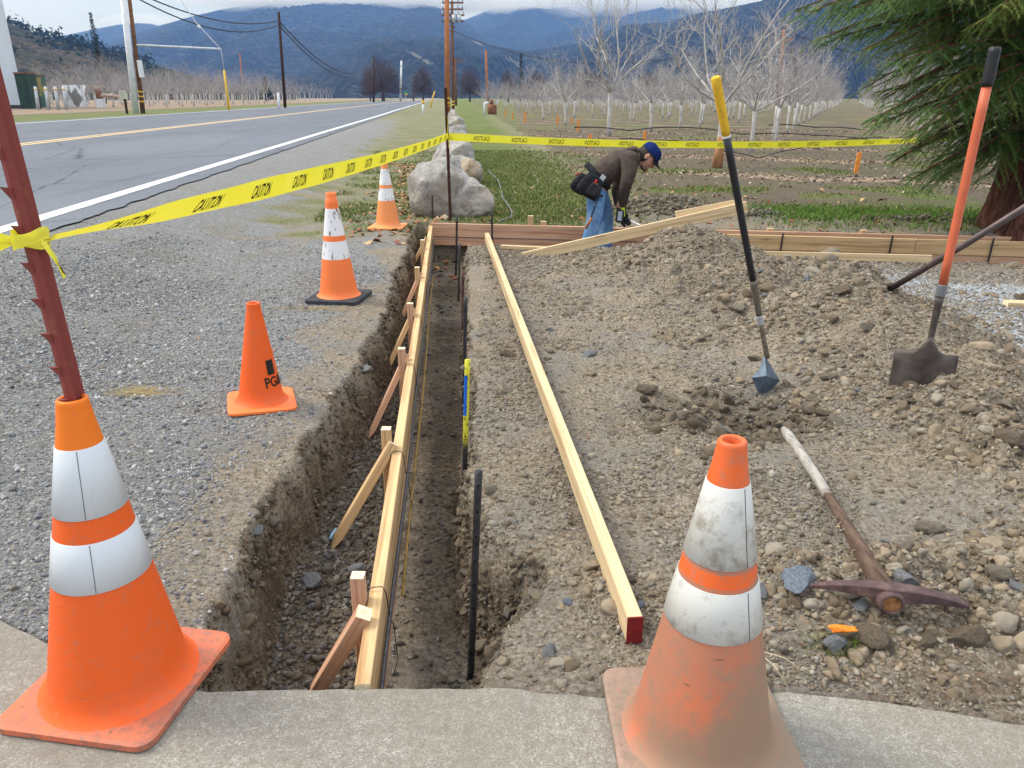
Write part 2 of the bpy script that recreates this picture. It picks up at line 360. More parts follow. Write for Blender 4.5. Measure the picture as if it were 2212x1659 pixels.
leaf = orch * np.exp(-(((gyf + 0.45 * gxf) % 4.4 - 2.2) / (0.55)) ** 2) * sst(11, 13, gyf + .45 * gxf) * sst(-.5, .2, med)
leaf = np.where(rgt, leaf, leftl * 0.6 * sst(5, 9, road_white_x(gyf) - 15.3 - gxf))
orchs = np.where(rgt, orch, leftl * sst(4.5, 7, road_white_x(gyf) - 15.3 - gxf))
crush = sst(2.1, 2.6, gxf + .2 * med) * sst(6.3, 5.5, gyf + .25 * gxf - .4 + .3 * med) * sst(1.9, 2.6, gyf) * (1 - mk['dirt'])
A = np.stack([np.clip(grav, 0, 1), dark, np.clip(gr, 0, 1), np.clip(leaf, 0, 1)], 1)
B = np.stack([np.clip(orchs, 0, 1), np.clip(crush, 0, 1), np.clip(k, 0, 1), mk['dirt']], 1)
nx, ny = len(gx), len(gy)
idx = np.arange(nx * ny).reshape(ny, nx)
F = np.stack([idx[:-1, :-1].ravel(), idx[:-1, 1:].ravel(), idx[1:, 1:].ravel(), idx[1:, :-1].ravel()], 1)
def ground_mat():
    q = NT('ground_soil', 0.95, 0.15)
    A_ = q.n.new('ShaderNodeAttribute'); A_.attribute_name = 'zoneA'; B_ = q.n.new('ShaderNodeAttribute'); B_.attribute_name = 'zoneB'
    sa = q.sep(A_.outputs['Color']); sb = q.sep(B_.outputs['Color']); la = A_.outputs['Alpha']; da = B_.outputs['Alpha']
    warp = q.noise(30, 2, col=True)
    vec = q.n.new('ShaderNodeVectorMath'); vec.operation = 'MULTIPLY_ADD'; q.L(warp, vec.inputs[0]); vec.inputs[1].default_value = (.012, .012, .012); q.L(q.tc, vec.inputs[2])
    wv = vec.outputs[0]
    # pebbles of two sizes
    c1 = q.vor(75, wv, 'Color'); d1 = q.vor(75, wv, 'Distance'); c2 = q.vor(170, wv, 'Color'); d2 = q.vor(170, wv, 'Distance')
    f1 = q.sep(c1)[0]; f2 = q.sep(c2)[0]
    gcol1 = q.ramp(f1, [(0, (.15, .16, .175)), (.3, (.23, .245, .26)), (.55, (.33, .34, .35)), (.75, (.27, .25, .215)), (.92, (.40, .40, .39)), (1, (.55, .55, .55))])
    gcol2 = q.ramp(f2, [(0, (.13, .14, .155)), (.4, (.24, .25, .265)), (.7, (.30, .29, .27)), (1, (.46, .46, .46))])
    gcol = q.mix(q.ramp(q.noise(9, 3), [(.42, 0.0), (.58, 1.0)]), gcol1, gcol2)
    gcol = q.mix(q.ramp(d1, [(.35, 0.0), (.75, .55)]), gcol, (.13, .125, .12))
    n1 = q.noise(6, 8, rough=.65); n2 = q.noise(60, 6, rough=.7); n3 = q.noise(1.1, 4)
    dcol = q.ramp(n2, [(.36, (.13, .098, .068)), (.48, (.29, .234, .170)), (.64, (.50, .43, .335))])
    dcol = q.mix(q.ramp(n1, [(.35, .55), (.65, 0.0)]), dcol, (.17, .137, .103))
    peb = q.ramp(f1, [(.70, 0.0), (.74, 1.0)]); dcol = q.mix(q.math('MULTIPLY', peb, q.ramp(d1, [(.3, .8), (.55, 0.0)])), dcol, (.38, .355, .315))
    grey = q.math('MULTIPLY', q.ramp(q.noise(2.2, 5), [(.42, 0.0), (.6, .55)]), q.math('SUBTRACT', 1.0, q.math('MULTIPLY', da, .75))); dcol = q.mix(grey, dcol, q.mix(.5, gcol, (.26, .24, .21)))
    # brown stains in the gravel
    gcol = q.mix(q.ramp(q.noise(2.4, 6, rough=.6), [(.50, 0.0), (.72, .65)]), gcol, (.215, .185, .145))
    wet = q.ramp(n2, [(.36, (.042, .031, .022)), (.48, (.118, .088, .062)), (.64, (.25, .20, .15))])  # damp soil colour, also used to paint shade into the dug hollow
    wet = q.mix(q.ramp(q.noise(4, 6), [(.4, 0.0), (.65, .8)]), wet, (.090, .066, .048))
    mo = q.noise(25, 6, rough=.75); mb = q.noise(0.55, 5, rough=.6)
    gg = q.mix(q.ramp(mo, [(.35, 0.0), (.65, 1.0)]), (.050, .080, .020), (.17, .23, .055))
    gg = q.mix(q.ramp(mb, [(.4, 0.0), (.6, .6)]), gg, (.185, .165, .085))
    so_ = q.mix(q.ramp(mo, [(.35, 0.0), (.65, 1.0)]), (.080, .060, .046), (.20, .158, .125))
    so_ = q.mix(q.ramp(q.vor(2.2, out='Distance'), [(.25, 0.0), (.7, .35)]), so_, (.09, .10, .04))
    lc = q.sep(q.vor(22, wv, 'Color'))[0]
    lcol = q.ramp(lc, [(0, (.16, .115, .085)), (.4, (.30, .215, .155)), (.75, (.42, .31, .23)), (1, (.55, .44, .34))])
    cr = q.ramp(f1, [(0, (.20, .22, .25)), (.5, (.36, .385, .41)), (1, (.60, .62, .64))])
    jit = q.math('MULTIPLY', q.math('SUBTRACT', q.noise(11, 8, rough=.75), .5), 1.3)
    def msk(v, lo=.35, hi=.65): return q.ramp(q.math('ADD', v, jit), [(lo, 0.0), (hi, 1.0)])
    col = q.mix(msk(sa[0]), dcol, gcol)
    col = q.mix(msk(sb[1]), col, cr)
    col = q.mix(msk(sb[0]), col, so_)
    col = q.mix(q.math('MULTIPLY', msk(la), .85), col, lcol)
    col = q.mix(msk(sa[2], .05, .95), col, gg)
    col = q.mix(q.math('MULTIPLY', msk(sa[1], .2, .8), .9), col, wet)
    q.base(col)
    notg = q.math('SUBTRACT', 1.0, sa[2], True)
    hgt_ = q.math('ADD', q.math('MULTIPLY', q.math('SUBTRACT', 1.0, d1), .8), q.math('MULTIPLY', q.math('SUBTRACT', 1.0, d2), .35))
    b1 = q.bump(hgt_, .75, .008)
    q.bump(q.math('ADD', q.noise(28, 8, rough=.7), q.noise(90, 5, rough=.7)), .9, .016, b1)
    return q.m
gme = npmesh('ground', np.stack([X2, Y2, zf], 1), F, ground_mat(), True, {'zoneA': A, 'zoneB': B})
ground = link('ground', gme); ground['kind'] = 'structure'

# concrete apron in front
def concrete():
    q = NT('concrete', 0.9, 0.2)
    n = q.noise(2.3, 6, rough=.6); f = q.noise(140, 4, rough=.7); v = q.sep(q.vor(330, out='Color'))[0]; d = q.vor(330)
    c = q.ramp(v, [(0, (.20, .185, .16)), (.5, (.31, .293, .257)), (.85, (.37, .35, .31)), (1, (.50, .48, .43))])
    c = q.mix(q.ramp(q.noise(38, 8, rough=.75), [(.42, .55), (.56, 0.0)]), c, (.20, .18, .15))
    c = q.mix(q.ramp(n, [(.35, .6), (.62, 0.0)]), c, (.20, .175, .145))
    c = q.mix(q.ramp(q.noise(.9, 3), [(.52, 0.0), (.66, .5)]), c, (.235, .24, .24))
    q.base(c); q.bump(q.math('ADD', f, q.math('MULTIPLY', d, .4)), .4, .0025); return q.m
xs = np.arange(-4, 4, 0.01); ed = slab_edge(xs)
rows = []
for t in (0.0, 0.4, 0.8, 0.93): rows.append(np.stack([xs, -3 + (ed + 3) * t, np.full_like(xs, 0.004)], 1))
chip = 0.012 + 0.012 * np.clip(fbm(xs * 14, xs * 0, 0, 3, 91), 0, 1)
rows.append(np.stack([xs, ed - chip, np.full_like(xs, 0.004)], 1)); rows.append(np.stack([xs, ed - 0.002, 0.0 - chip * .35], 1))
rows.append(np.stack([xs, ed + .001, np.full_like(xs, -0.05)], 1)); rows.append(np.stack([xs, ed - .01, np.full_like(xs, -0.11)], 1)); rows.append(np.stack([xs, ed - .05, np.full_like(xs, -0.42)], 1))
V = np.concatenate(rows); n = len(xs); idx = np.arange(len(V)).reshape(len(rows), n)
F = np.stack([idx[:-1, :-1].ravel(), idx[:-1, 1:].ravel(), idx[1:, 1:].ravel(), idx[1:, :-1].ravel()], 1)
tag(link('pavement', npmesh('pavement', V, F, concrete(), False)), kind='structure')

# road: sheet with worn right edge, painted lines
def asphalt():
    q = NT('asphalt', 0.85, 0.25)
    v = q.sep(q.vor(110, out='Color'))[0]; n = q.noise(.35, 5, q.map((1, .25, 1)), .6); f = q.noise(70, 4, rough=.7)
    c = q.ramp(v, [(0, (.075, .085, .105)), (.6, (.118, .132, .158)), (.93, (.16, .175, .20)), (1, (.30, .31, .33))])
    c = q.mix(q.ramp(n, [(.35, 0.0), (.65, .6)]), c, (.155, .172, .208))
    c = q.mix(q.ramp(q.noise(.8, 6, q.map((3.5, .18, 1)), .6), [(.55, 0.0), (.7, .45)]), c, (.075, .085, .105))
    ck = q.vor(.42, q.map((1, .55, 1), vec=None), 'Distance', 'DISTANCE_TO_EDGE'); c = q.mix(q.ramp(q.math('ADD', ck, q.math('MULTIPLY', q.noise(3, 5), .03)), [(.016, .8), (.024, 0.0)]), c, (.035, .038, .045))
    c = q.mix(q.ramp(q.noise(.22, 3, q.map((1.6, .35, 1), loc=(3, 1, 0))), [(.56, 0.0), (.60, .35)]), c, (.18, .19, .215))
    q.base(c); q.bump(f, .4, .004); return q.m
def strip(name, mat, yv, xl_, xr_, zl, nx_=6, kind='structure'):
    X = np.linspace(0, 1, nx_)[None, :] * (xr_ - xl_)[:, None] + xl_[:, None]
    Yv = np.repeat(yv[:, None], nx_, 1); Zv = zl(X, Yv)
    V = np.stack([X, Yv, Zv], 2).reshape(-1, 3); i_ = np.arange(len(V)).reshape(len(yv), nx_)
    F = np.stack([i_[:-1, :-1].ravel(), i_[:-1, 1:].ravel(), i_[1:, 1:].ravel(), i_[1:, :-1].ravel()], 1)
    o = link(name, npmesh(name, V, F, mat, True)); o['kind'] = kind; return o
yr = np.concatenate([np.linspace(-8, 2, 30), np.linspace(2.02, 14, 500), np.linspace(14.1, 40, 300), np.linspace(41, 260, 220)])
ROADZ = 0.215
def bendx(y): return 0.0 * y
ragged = 0.05 * fbm(yr * 3, yr * 0, 0, 4, 101)
wob = 0.06 * vn(yr * .12, yr * 0, 0, 3) * sst(5, 15, yr)
wx = road_white_x(yr) + wob
strip('road', asphalt(), yr, wx - 15.0, wx + 0.42 + ragged, lambda X, Y_: ROADZ + 0 * X, 12)
def paint(name, c):
    q = NT(name, .7, .3); n = q.noise(35, 6, rough=.8)
    q.base(q.mix(q.ramp(n, [(.52, 0.0), (.64, .8)]), c, (.17, .18, .20))); return q.m
lw = .0525
strip('road_edge_line', paint('white_road_paint', (.78, .79, .79)), yr, wx - .095, wx + .085 + .2 * ragged, lambda X, Y_: ROADZ + .004 + 0 * X, 3)
yel = paint('yellow_road_paint', (.74, .52, .27))
for dx in (-.17, .17):
    strip('road_centre_line', yel, yr, wx - 6.25 + dx - .085, wx - 6.25 + dx + .085, lambda X, Y_: ROADZ + .004 + 0 * X, 2)
strip('road_edge_line', M['white'], yr, wx - 14.4, wx - 14.22, lambda X, Y_: ROADZ + .004 + 0 * X, 2)


# ------------------------------------------------------------------ mountains and hill
def pdir(u, v):
    x = (u - CX) / FOC; y = (v - CY) / FOC; f = CS - y * SN; d = SN + y * CS; hn = math.hypot(x, f)
    return math.atan2(x, f), -d / hn
def mountain(name, mat, pts, dist, depth=0.55, spur=0.22, seed=1, K=9, nA=620, nT=64, rough=0.02, scar=None, power=1.15, foot=0.0):
    az = np.array([pdir(*p)[0] for p in pts]); el = np.array([pdir(*p)[1] for p in pts]); o = np.argsort(az); az, el = az[o], el[o]
    a = np.linspace(az[0], az[-1], nA); e = np.interp(a, az, el) * dist
    kk = np.ones(9) / 9; e = np.convolve(np.pad(e, 4, mode='edge'), kk, mode='valid')
    t = np.concatenate([[-0.35, -0.12], np.linspace(0, 1, nT)]); A_, T = np.meshgrid(a, t)
    E_ = np.repeat(e[None, :], len(t), 0)
    wv = A_ * K + 0.9 * T * vn(A_ * K * .35, T * 0, 0, seed + 5) * 3
    rid = 1 - np.abs(fbm(wv, T * 1.1, 0, 5, seed, .55)) * 2.2
    TT = np.clip(T, 0, 1)
    z = E_ * (1 - TT) ** power + spur * E_ * (rid - .45) * (TT * (1 - TT) * 3.2) * 1.0
    z += rough * E_ * fbm(A_ * K * 14, T * 26, 0, 4, seed + 9) * np.minimum(1, .35 + TT * 3)
    z = np.where(T < 0, E_ * (1 + T * 1.5), z); z = np.where(TT > .97, -3, z)
    r = dist * (1 - depth * T)
    V = np.stack([np.sin(A_) * r, np.cos(A_) * r, z + foot], 2).reshape(-1, 3)
    i_ = np.arange(len(V)).reshape(len(t), nA)
    F = np.stack([i_[:-1, :-1].ravel(), i_[1:, :-1].ravel(), i_[1:, 1:].ravel(), i_[:-1, 1:].ravel()], 1)
    at = {}
    if scar:
        d = H - V[:, 2]; Fw = V[:, 1] * CS + d * SN; uu = CX + FOC * V[:, 0] / Fw; vv = CY + FOC * (-V[:, 1] * SN + d * CS) / Fw
        s_ = np.zeros(len(V))
        for (u0, v0, ru, rv) in scar: s_ = np.maximum(s_, np.exp(-((uu - u0) / ru) ** 2 - ((vv - v0 - (uu - u0) * .45) / rv) ** 2))
        at['scar'] = s_
    o = link(name, npmesh(name, V, F, mat, True, at)); o['kind'] = 'structure'; return o
def forest(name, a, b, c, s1, s2, bumpd):
    q = NT(name, .95, .05); n = q.noise(s1, 8, rough=.65); n2 = q.noise(s2, 5, rough=.7)
    col = q.mix(q.ramp(n, [(.38, 0.0), (.6, 1.0)]), a, b); col = q.mix(q.ramp(n2, [(.45, 0.0), (.7, .8)]), col, c)
    n3 = q.noise(s2 * 1.6, 4, rough=.6); col = q.mix(q.ramp(n3, [(.46, .85), (.56, 0.0)]), col, tuple(w_ * .5 for w_ in a))
    sc_ = q.math('ADD', q.attr('scar', 'Fac'), q.math('MULTIPLY', q.math('SUBTRACT', n2, .5), 1.2))
    col = q.mix(q.ramp(sc_, [(.5, 0.0), (.62, .75)]), col, (.30, .27, .22))
    q.base(col); q.bump(n2, 1.0, bumpd); return q.m
FM = forest('forested_slope', (.010, .016, .016), (.045, .058, .046), (.12, .115, .095), .0075, .045, 45)
FB = forest('brown_hillside', (.030, .040, .020), (.115, .080, .062), (.060, .070, .032), .02, .16, 2.2)
mountain('mountain_range', FM, [(-500, 60), (-200, 95), (60, 82), (133, 78), (205, 62), (274, 50), (330, 50), (420, 80), (560, 60), (800, 60), (1000, 44), (1060, 18), (1097, 6), (1180, 2), (1320, 3), (1440, 4), (1560, 20), (1700, 60), (2300, 90), (2900, 90)], 4500, seed=4, K=7, spur=.34)
mountain('mountain_range', FM, [(-300, 160), (150, 120), (255, 84), (300, 68), (345, 55), (409, 36), (480, 20), (566, 5), (585, 1), (650, 3), (740, 2), (850, 4), (930, 6), (975, 22), (1000, 44), (1060, 80), (1200, 120), (1500, 150), (1900, 170), (2700, 180)], 3300, seed=8, K=8, spur=.36)
mountain('mountain_range', FM, [(-300, 195), (560, 178), (640, 150), (705, 116), (780, 84), (835, 77), (900, 80), (985, 76), (1050, 95), (1140, 110), (1250, 92), (1343, 52), (1446, 46), (1484, 33), (1548, 20), (1628, 4), (1750, -30), (2000, -70), (2400, -90), (2900, -60)], 1800, seed=14, K=10, spur=.36, scar=[(895, 118, 22, 5), (925, 134, 16, 5), (1030, 92, 14, 3), (1105, 128, 30, 4), (1120, 140, 40, 4)])
mountain('hill', FB, [(-400, 0), (-100, 20), (0, 38), (26, 48), (60, 62), (102, 78), (145, 84), (179, 95), (212, 98), (260, 112), (330, 135), (420, 160), (520, 190), (640, 204)], 620, depth=.45, seed=21, K=10, spur=.14, rough=.035)

# clouds lying on the summits: soft closed bodies of mist
def cloud(u, v, Y, su, sv, dens, seed):
    c = Z(u, v, Y); k_ = Y / (FOC * .95); a, b = su * k_, sv * k_
    bm = bmesh.new(); bmesh.ops.create_icosphere(bm, subdivisions=4, radius=1); V = np.array([q.co[:] for q in bm.verts])
    r = 1 + .35 * fbm(V[:, 0] * 2.2 + seed, V[:, 1] * 2.2, V[:, 2] * 2.2 + 4, 4, seed)
    V = V * r[:, None] * np.array([a, a * .35, b])
    for q, w_ in zip(bm.verts, V): q.co = w_
    me = bpy.data.meshes.new('cloud'); bm.to_mesh(me); bm.free()
    m = bpy.data.materials.new('cloud_mist'); m.use_nodes = True; n = m.node_tree.nodes; n.clear()
    o_ = n.new('ShaderNodeOutputMaterial'); pv = n.new('ShaderNodeVolumePrincipled'); pv.inputs['Color'].default_value = (.96, .975, 1, 1)
    pv.inputs['Density'].default_value = dens; m.node_tree.links.new(pv.outputs[0], o_.inputs['Volume']); me.materials.append(m)
    o = link('cloud', me); o.location = c; o['kind'] = 'stuff'; return o
for a in ((740, 0, 3000, 260, 34, .0050, 1), (600, -4, 3000, 130, 22, .0045, 2), (900, 4, 3000, 150, 32, .0050, 3), (1220, 0, 3850, 210, 30, .0045, 4), (1420, 6, 3850, 160, 32, .004, 5), (300, 44, 4100, 80, 13, .004, 6), (1540, 8, 3950, 130, 24, .003, 7), (820, -22, 2950, 430, 34, .004, 8), (1300, -22, 3750, 420, 34, .004, 9)): cloud(*a)
# hazy air round the whole scene
hm = bpy.data.materials.new('hazy_air'); hm.use_nodes = True; n = hm.node_tree.nodes; n.clear()
o_ = n.new('ShaderNodeOutputMaterial'); pv = n.new('ShaderNodeVolumePrincipled'); pv.inputs['Color'].default_value = (.22, .44, 1.0, 1); pv.inputs['Absorption Color'].default_value = (1, 1, 1, 1); pv.inputs['Density'].default_value = 0.000185
pv.inputs['Anisotropy'].default_value = 0.0; hm.node_tree.links.new(pv.outputs[0], o_.inputs['Volume'])
hb = MB(); hb.box((0, 2300, 398.5), (9200, 5000, 800)); hz = hb.build('haze', hm); hz['kind'] = 'stuff'

# ------------------------------------------------------------------ loose stones
def ico(sub, seed, amp=.25, flat=.75):
    bm = bmesh.new(); bmesh.ops.create_icosphere(bm, subdivisions=sub, radius=1)
    V = np.array([q.co[:] for q in bm.verts]); F = np.array([[q.index for q in f.verts] for f in bm.faces]); bm.free()
    r = 1 + amp * fbm(V[:, 0] * 1.1 + seed * 3.1, V[:, 1] * 1.1, V[:, 2] * 1.1 + 1, 2, seed)
    g = np.random.default_rng(seed); 
    V = V * r[:, None] * np.array([1.15, g.uniform(.6, .95), .8])
    for _ in range(5 if sub > 1 else 3):                # flat broken faces
        nrm = g.normal(size=3); nrm /= np.linalg.norm(nrm); d = V @ nrm; h = g.uniform(.42, .72)
        V = V - np.outer(np.clip(d - h, 0, None) * .95, nrm)
    rl = np.linalg.norm(V, axis=1, keepdims=True) + 1e-6; U = V / rl
    if sub >= 3: V = V * (1 + .20 * fbm(U[:, 0] * 2.6 + seed, U[:, 1] * 2.6, U[:, 2] * 2.6, 4, seed + 3, .62))[:, None]
    return V * np.array([1, g.uniform(.7, 1), flat * g.uniform(.8, 1.1)]), F
def rotm(n, g, tilt=.5):
    a = g.uniform(0, 2 * np.pi, n); b = g.normal(0, tilt, n); c = g.normal(0, tilt, n)
    ca, sa, cb, sb, cc, s_c = np.cos(a), np.sin(a), np.cos(b), np.sin(b), np.cos(c), np.sin(c)
    Z_ = np.zeros(n); O = np.ones(n)
    Rz = np.stack([np.stack([ca, -sa, Z_], 1), np.stack([sa, ca, Z_], 1), np.stack([Z_, Z_, O], 1)], 1)
    Rx = np.stack([np.stack([O, Z_, Z_], 1), np.stack([Z_, cb, -sb], 1), np.stack([Z_, sb, cb], 1)], 1)
    Ry = np.stack([np.stack([cc, Z_, s_c], 1), np.stack([Z_, O, Z_], 1), np.stack([-s_c, Z_, cc], 1)], 1)
    return Rz @ Rx @ Ry
GREYS = .95 * np.array([(.20, .21, .23), (.27, .28, .29), (.33, .34, .35), (.24, .25, .28), (.38, .37, .36), (.28, .25, .21), (.17, .175, .19), (.48, .48, .48)])
TANS = np.array([1., .96, .90]) * .68 * np.array([(.30, .26, .20), (.38, .345, .28), (.25, .21, .16), (.34, .32, .29), (.42, .39, .34), (.28, .27, .26), (.22, .185, .14), (.48, .45, .40)])
DARKS = np.array([(.10, .085, .07), (.15, .125, .10), (.20, .18, .155), (.125, .12, .12), (.24, .22, .20)])
def stone_mat():
    q = NT('loose_stone', .85, .25); c = q.attr('tint'); n = q.noise(45, 5, rough=.7)
    q.base(q.mix(q.ramp(n, [(.35, .5), (.65, 0.0)]), c, q.mix(1.0, c, (.55, .5, .44), 'MULTIPLY'))); q.bump(n, .5, .004); return q.m
STONE = stone_mat()
def scatter(name, xy, rad, pal, sub, seed, sink=.35, smooth=False, zoff=None, flat=.75):
    g = np.random.default_rng(seed); n = len(xy); nv = 6; bases = [ico(sub, seed * 10 + i, .3, flat) for i in range(nv)]
    z = hgt(xy[:, 0], xy[:, 1])[0]; Vs, Fs, Cs = [], [], []; off = 0; which = g.integers(0, nv, n)
    for i in range(nv):
        s_ = which == i; m_ = s_.sum(); 
        if not m_: continue
        bv, bf = bases[i]; Rm = rotm(m_, g); 
        V = np.einsum('nij,vj->nvi', Rm, bv) * rad[s_][:, None, None]
        V[:, :, 0] += xy[s_, 0][:, None]; V[:, :, 1] += xy[s_, 1][:, None]; V[:, :, 2] += (z[s_] + rad[s_] * (.5 - sink))[:, None]
        col = pal[g.integers(0, len(pal), m_)] * g.uniform(.8, 1.2, (m_, 1))
        Vs.append(V.reshape(-1, 3)); Cs.append(np.repeat(col, len(bv), 0)); Fs.append((bf[None] + (np.arange(m_) * len(bv))[:, None, None] + off).reshape(-1, 3)); off += m_ * len(bv)
    me = npmesh(name, np.concatenate(Vs), np.concatenate(Fs), STONE, smooth, {'tint': np.concatenate(Cs)})
    o = link(name, me); o['kind'] = 'stuff'; return o
def sample(n, x0, x1, y0, y1, seed, dens):
    g = np.random.default_rng(seed); outp = np.zeros((0, 2))
    while len(outp) < n:
        q = np.stack([g.uniform(x0, x1, n * 3), g.uniform(y0, y1, n * 3)], 1); q = q[np.abs(q[:, 0]) < .75 * q[:, 1] + .3]
        q = q[g.uniform(0, 1, len(q)) < np.clip(dens(q[:, 0], q[:, 1]), 0, 1)]; outp = np.concatenate([outp, q])
    return outp[:n]
fall = lambda x, y: np.minimum(1, (1.6 / np.hypot(x, y)) ** 1.3)
def d_grav(x, y): h = hgt(x, y, False)[1]; return (.16 + .84 * sst(-.80, -1.2, x + .02 * y + .22 * fbm(x * 2.4, y * 2.4, 0, 4, 72))) * fall(x, y) * (h['k'] < .03) * (x > h['re']) * (y > slab_edge(x) - .0) * sst(7.5, 4.5, y + .8 * fbm(x * 2, y * 2, 0, 2, 5)) * (.25 + .75 * sst(-.1, .3, fbm(x * 1.7, y * 1.7, 0, 3, 8)))
q = sample(60000, -4.5, -.60, 1.25, 8, 1, d_grav); scatter('gravel', q, np.clip(RNG.lognormal(-5.75, .42, len(q)), .0018, .011) * (1 + .12 * q[:, 1]), GREYS, 1, 1)
q = sample(500, -4.0, -.62, 1.4, 7, 2, d_grav); scatter('gravel', q, RNG.uniform(.009, .019, len(q)), GREYS, 2, 2, .2)
def d_soil(x, y): h = hgt(x, y, False)[1]; return fall(x, y) * (h['k'] < .1) * (y > slab_edge(x) + .01) * (.12 + .88 * sst(-.15, .35, fbm(x * 3, y * 3, 0, 3, 9) + .35 * h['dirt']))
q = sample(60000, -.2, 4.5, 1.25, 7, 3, d_soil); scatter('gravel', q, np.clip(RNG.lognormal(-5.6, .52, len(q)), .0015, .018) * (1 + .10 * q[:, 1]), TANS, 1, 3)
def d_clod(x, y): h = hgt(x, y, False)[1]; return fall(x, y) ** .5 * (h['k'] < .02) * (y > slab_edge(x) + .05) * (.03 + sst(.05, .4, fbm(x * 2.2, y * 2.2, 0, 3, 19) + .5 * h['dirt'] - .15 + .6 * np.exp(-((y - 1.75) / .25) ** 2) * (x > .6)))
CLOD = np.array([(.26, .207, .148), (.21, .165, .115), (.30, .245, .18), (.17, .132, .092), (.27, .24, .195)])
q = sample(5200, -.1, 4.2, 1.3, 6.8, 4, d_clod); scatter('soil_clods', q, np.clip(RNG.lognormal(-4.35, .50, len(q)), .006, .05), CLOD, 3, 4, .55, flat=.8)
q = sample(9000, -.15, 4.2, 1.3, 6.8, 44, d_clod); scatter('soil_clods', q, np.clip(RNG.lognormal(-4.9, .35, len(q)), .004, .02), CLOD * 1.08, 2, 45, .45)
def d_wall(x, y): kk_ = hgt(x, y, False)[1]['k']; return (kk_ > .03) * (kk_ < .97)
q = sample(9000, -1.1, .35, 1.36, 8.2, 46, d_wall); scatter('soil_clods', q[:5000], np.clip(RNG.lognormal(-4.6, .5, 5000), .005, .035), CLOD * .60, 3, 47, .65); scatter('soil_clods', q[5000:], np.clip(RNG.lognormal(-5.0, .4, len(q) - 5000), .003, .02), CLOD * .60, 2, 147, .5)
q = sample(700, .55, 1.35, 2.7, 3.35, 90, lambda x, y: np.exp(-((x - .93) ** 2 / .09 + (y - 2.95) ** 2 / .05))); scatter('soil_clods', q, np.clip(RNG.lognormal(-4.1, .5, len(q)), .006, .045), CLOD * .52, 3, 91, .45)
q = sample(2500, -.8, 5.5, 6.0, 8.3, 48, d_wall); scatter('soil_clods', q, np.clip(RNG.lognormal(-4.3, .4, len(q)), .006, .04), CLOD * .62, 2, 49, .6)
def d_tren(x, y): return fall(x, y) ** .7 * (hgt(x, y, False)[1]['k'] > .97) * (.12 + (x < -.40 - (y - 1.4) * .075))
q = sample(5200, -1, 0.1, 1.4, 8.2, 5, d_tren); scatter('gravel', q, np.clip(RNG.lognormal(-4.75, .42, len(q)), .004, .028), DARKS, 1, 5, .2, True)
q = sample(5000, -.6, 4.5, 6.1, 7.2, 6, lambda x, y: (hgt(x, y, False)[1]['k'] < .05) * .8); scatter('gravel', q, RNG.lognormal(-4.7, .4, len(q)), TANS, 1, 6)
q = sample(7000, 2.0, 4.6, 2.2, 6.2, 7, lambda x, y: (hgt(x, y, False)[1]['dirt'] < .2) * fall(x, y) ** .3 * sst(-.2, .3, fbm(x * 2, y * 2, 0, 3, 3))); scatter('gravel', q, RNG.lognormal(-4.9, .3, len(q)), np.concatenate([GREYS * 1.25, TANS]), 1, 7)
def d_sp(x, y): return sst(.05, .12, hgt(x, y, False)[0])
q = sample(3000, -.2, 7, 7.7, 9.8, 8, d_sp); scatter('soil_clods', q, np.clip(RNG.lognormal(-4.0, .4, len(q)), .008, .05), TANS * .75, 1, 8, .3)

# stones big enough to count
ROCKS = [ico(4, 200 + i, .35, .8) for i in range(8)]
def rock_tinted(name, c, c2, seed):
    q = NT(name, .9, .2); n = q.noise(9, 7, rough=.65); n2 = q.noise(40, 5)
    col = q.ramp(n, [(.3, tuple(w_ * .55 for w_ in c)), (.5, c), (.72, c2)]); q.base(q.mix(q.ramp(n2, [(.4, .35), (.6, 0.0)]), col, tuple(w_ * .6 for w_ in c)))
    q.bump(q.math('ADD', n2, n), .8, .01); return q.m
RT = [rock_tinted('grey_rock', (.24, .25, .26), (.38, .39, .40), 1), rock_tinted('tan_rock', (.25, .215, .165), (.36, .32, .26), 2), rock_tinted('brown_clod', (.19, .15, .11), (.27, .22, .165), 3), rock_tinted('blue_grey_rock', (.22, .26, .32), (.42, .46, .50), 4)]
RME = {}
def rock(p, r, mi, var, label, cat='rock', group=None, name='rock', sink=.45, sq=(1, 1, 1)):
    key = (mi, var)
    if key not in RME: RME[key] = npmesh('rock', ROCKS[var][0], ROCKS[var][1], RT[mi], True)
    o = link(name, RME[key]); o.location = Vector(p) + Vector((0, 0, r * (.6 - sink))); o.scale = (r * sq[0], r * sq[1], r * sq[2])
    o.rotation_euler = (random.uniform(-.3, .3), random.uniform(-.3, .3), random.uniform(0, 6.28)); return tag(o, label, cat, group)
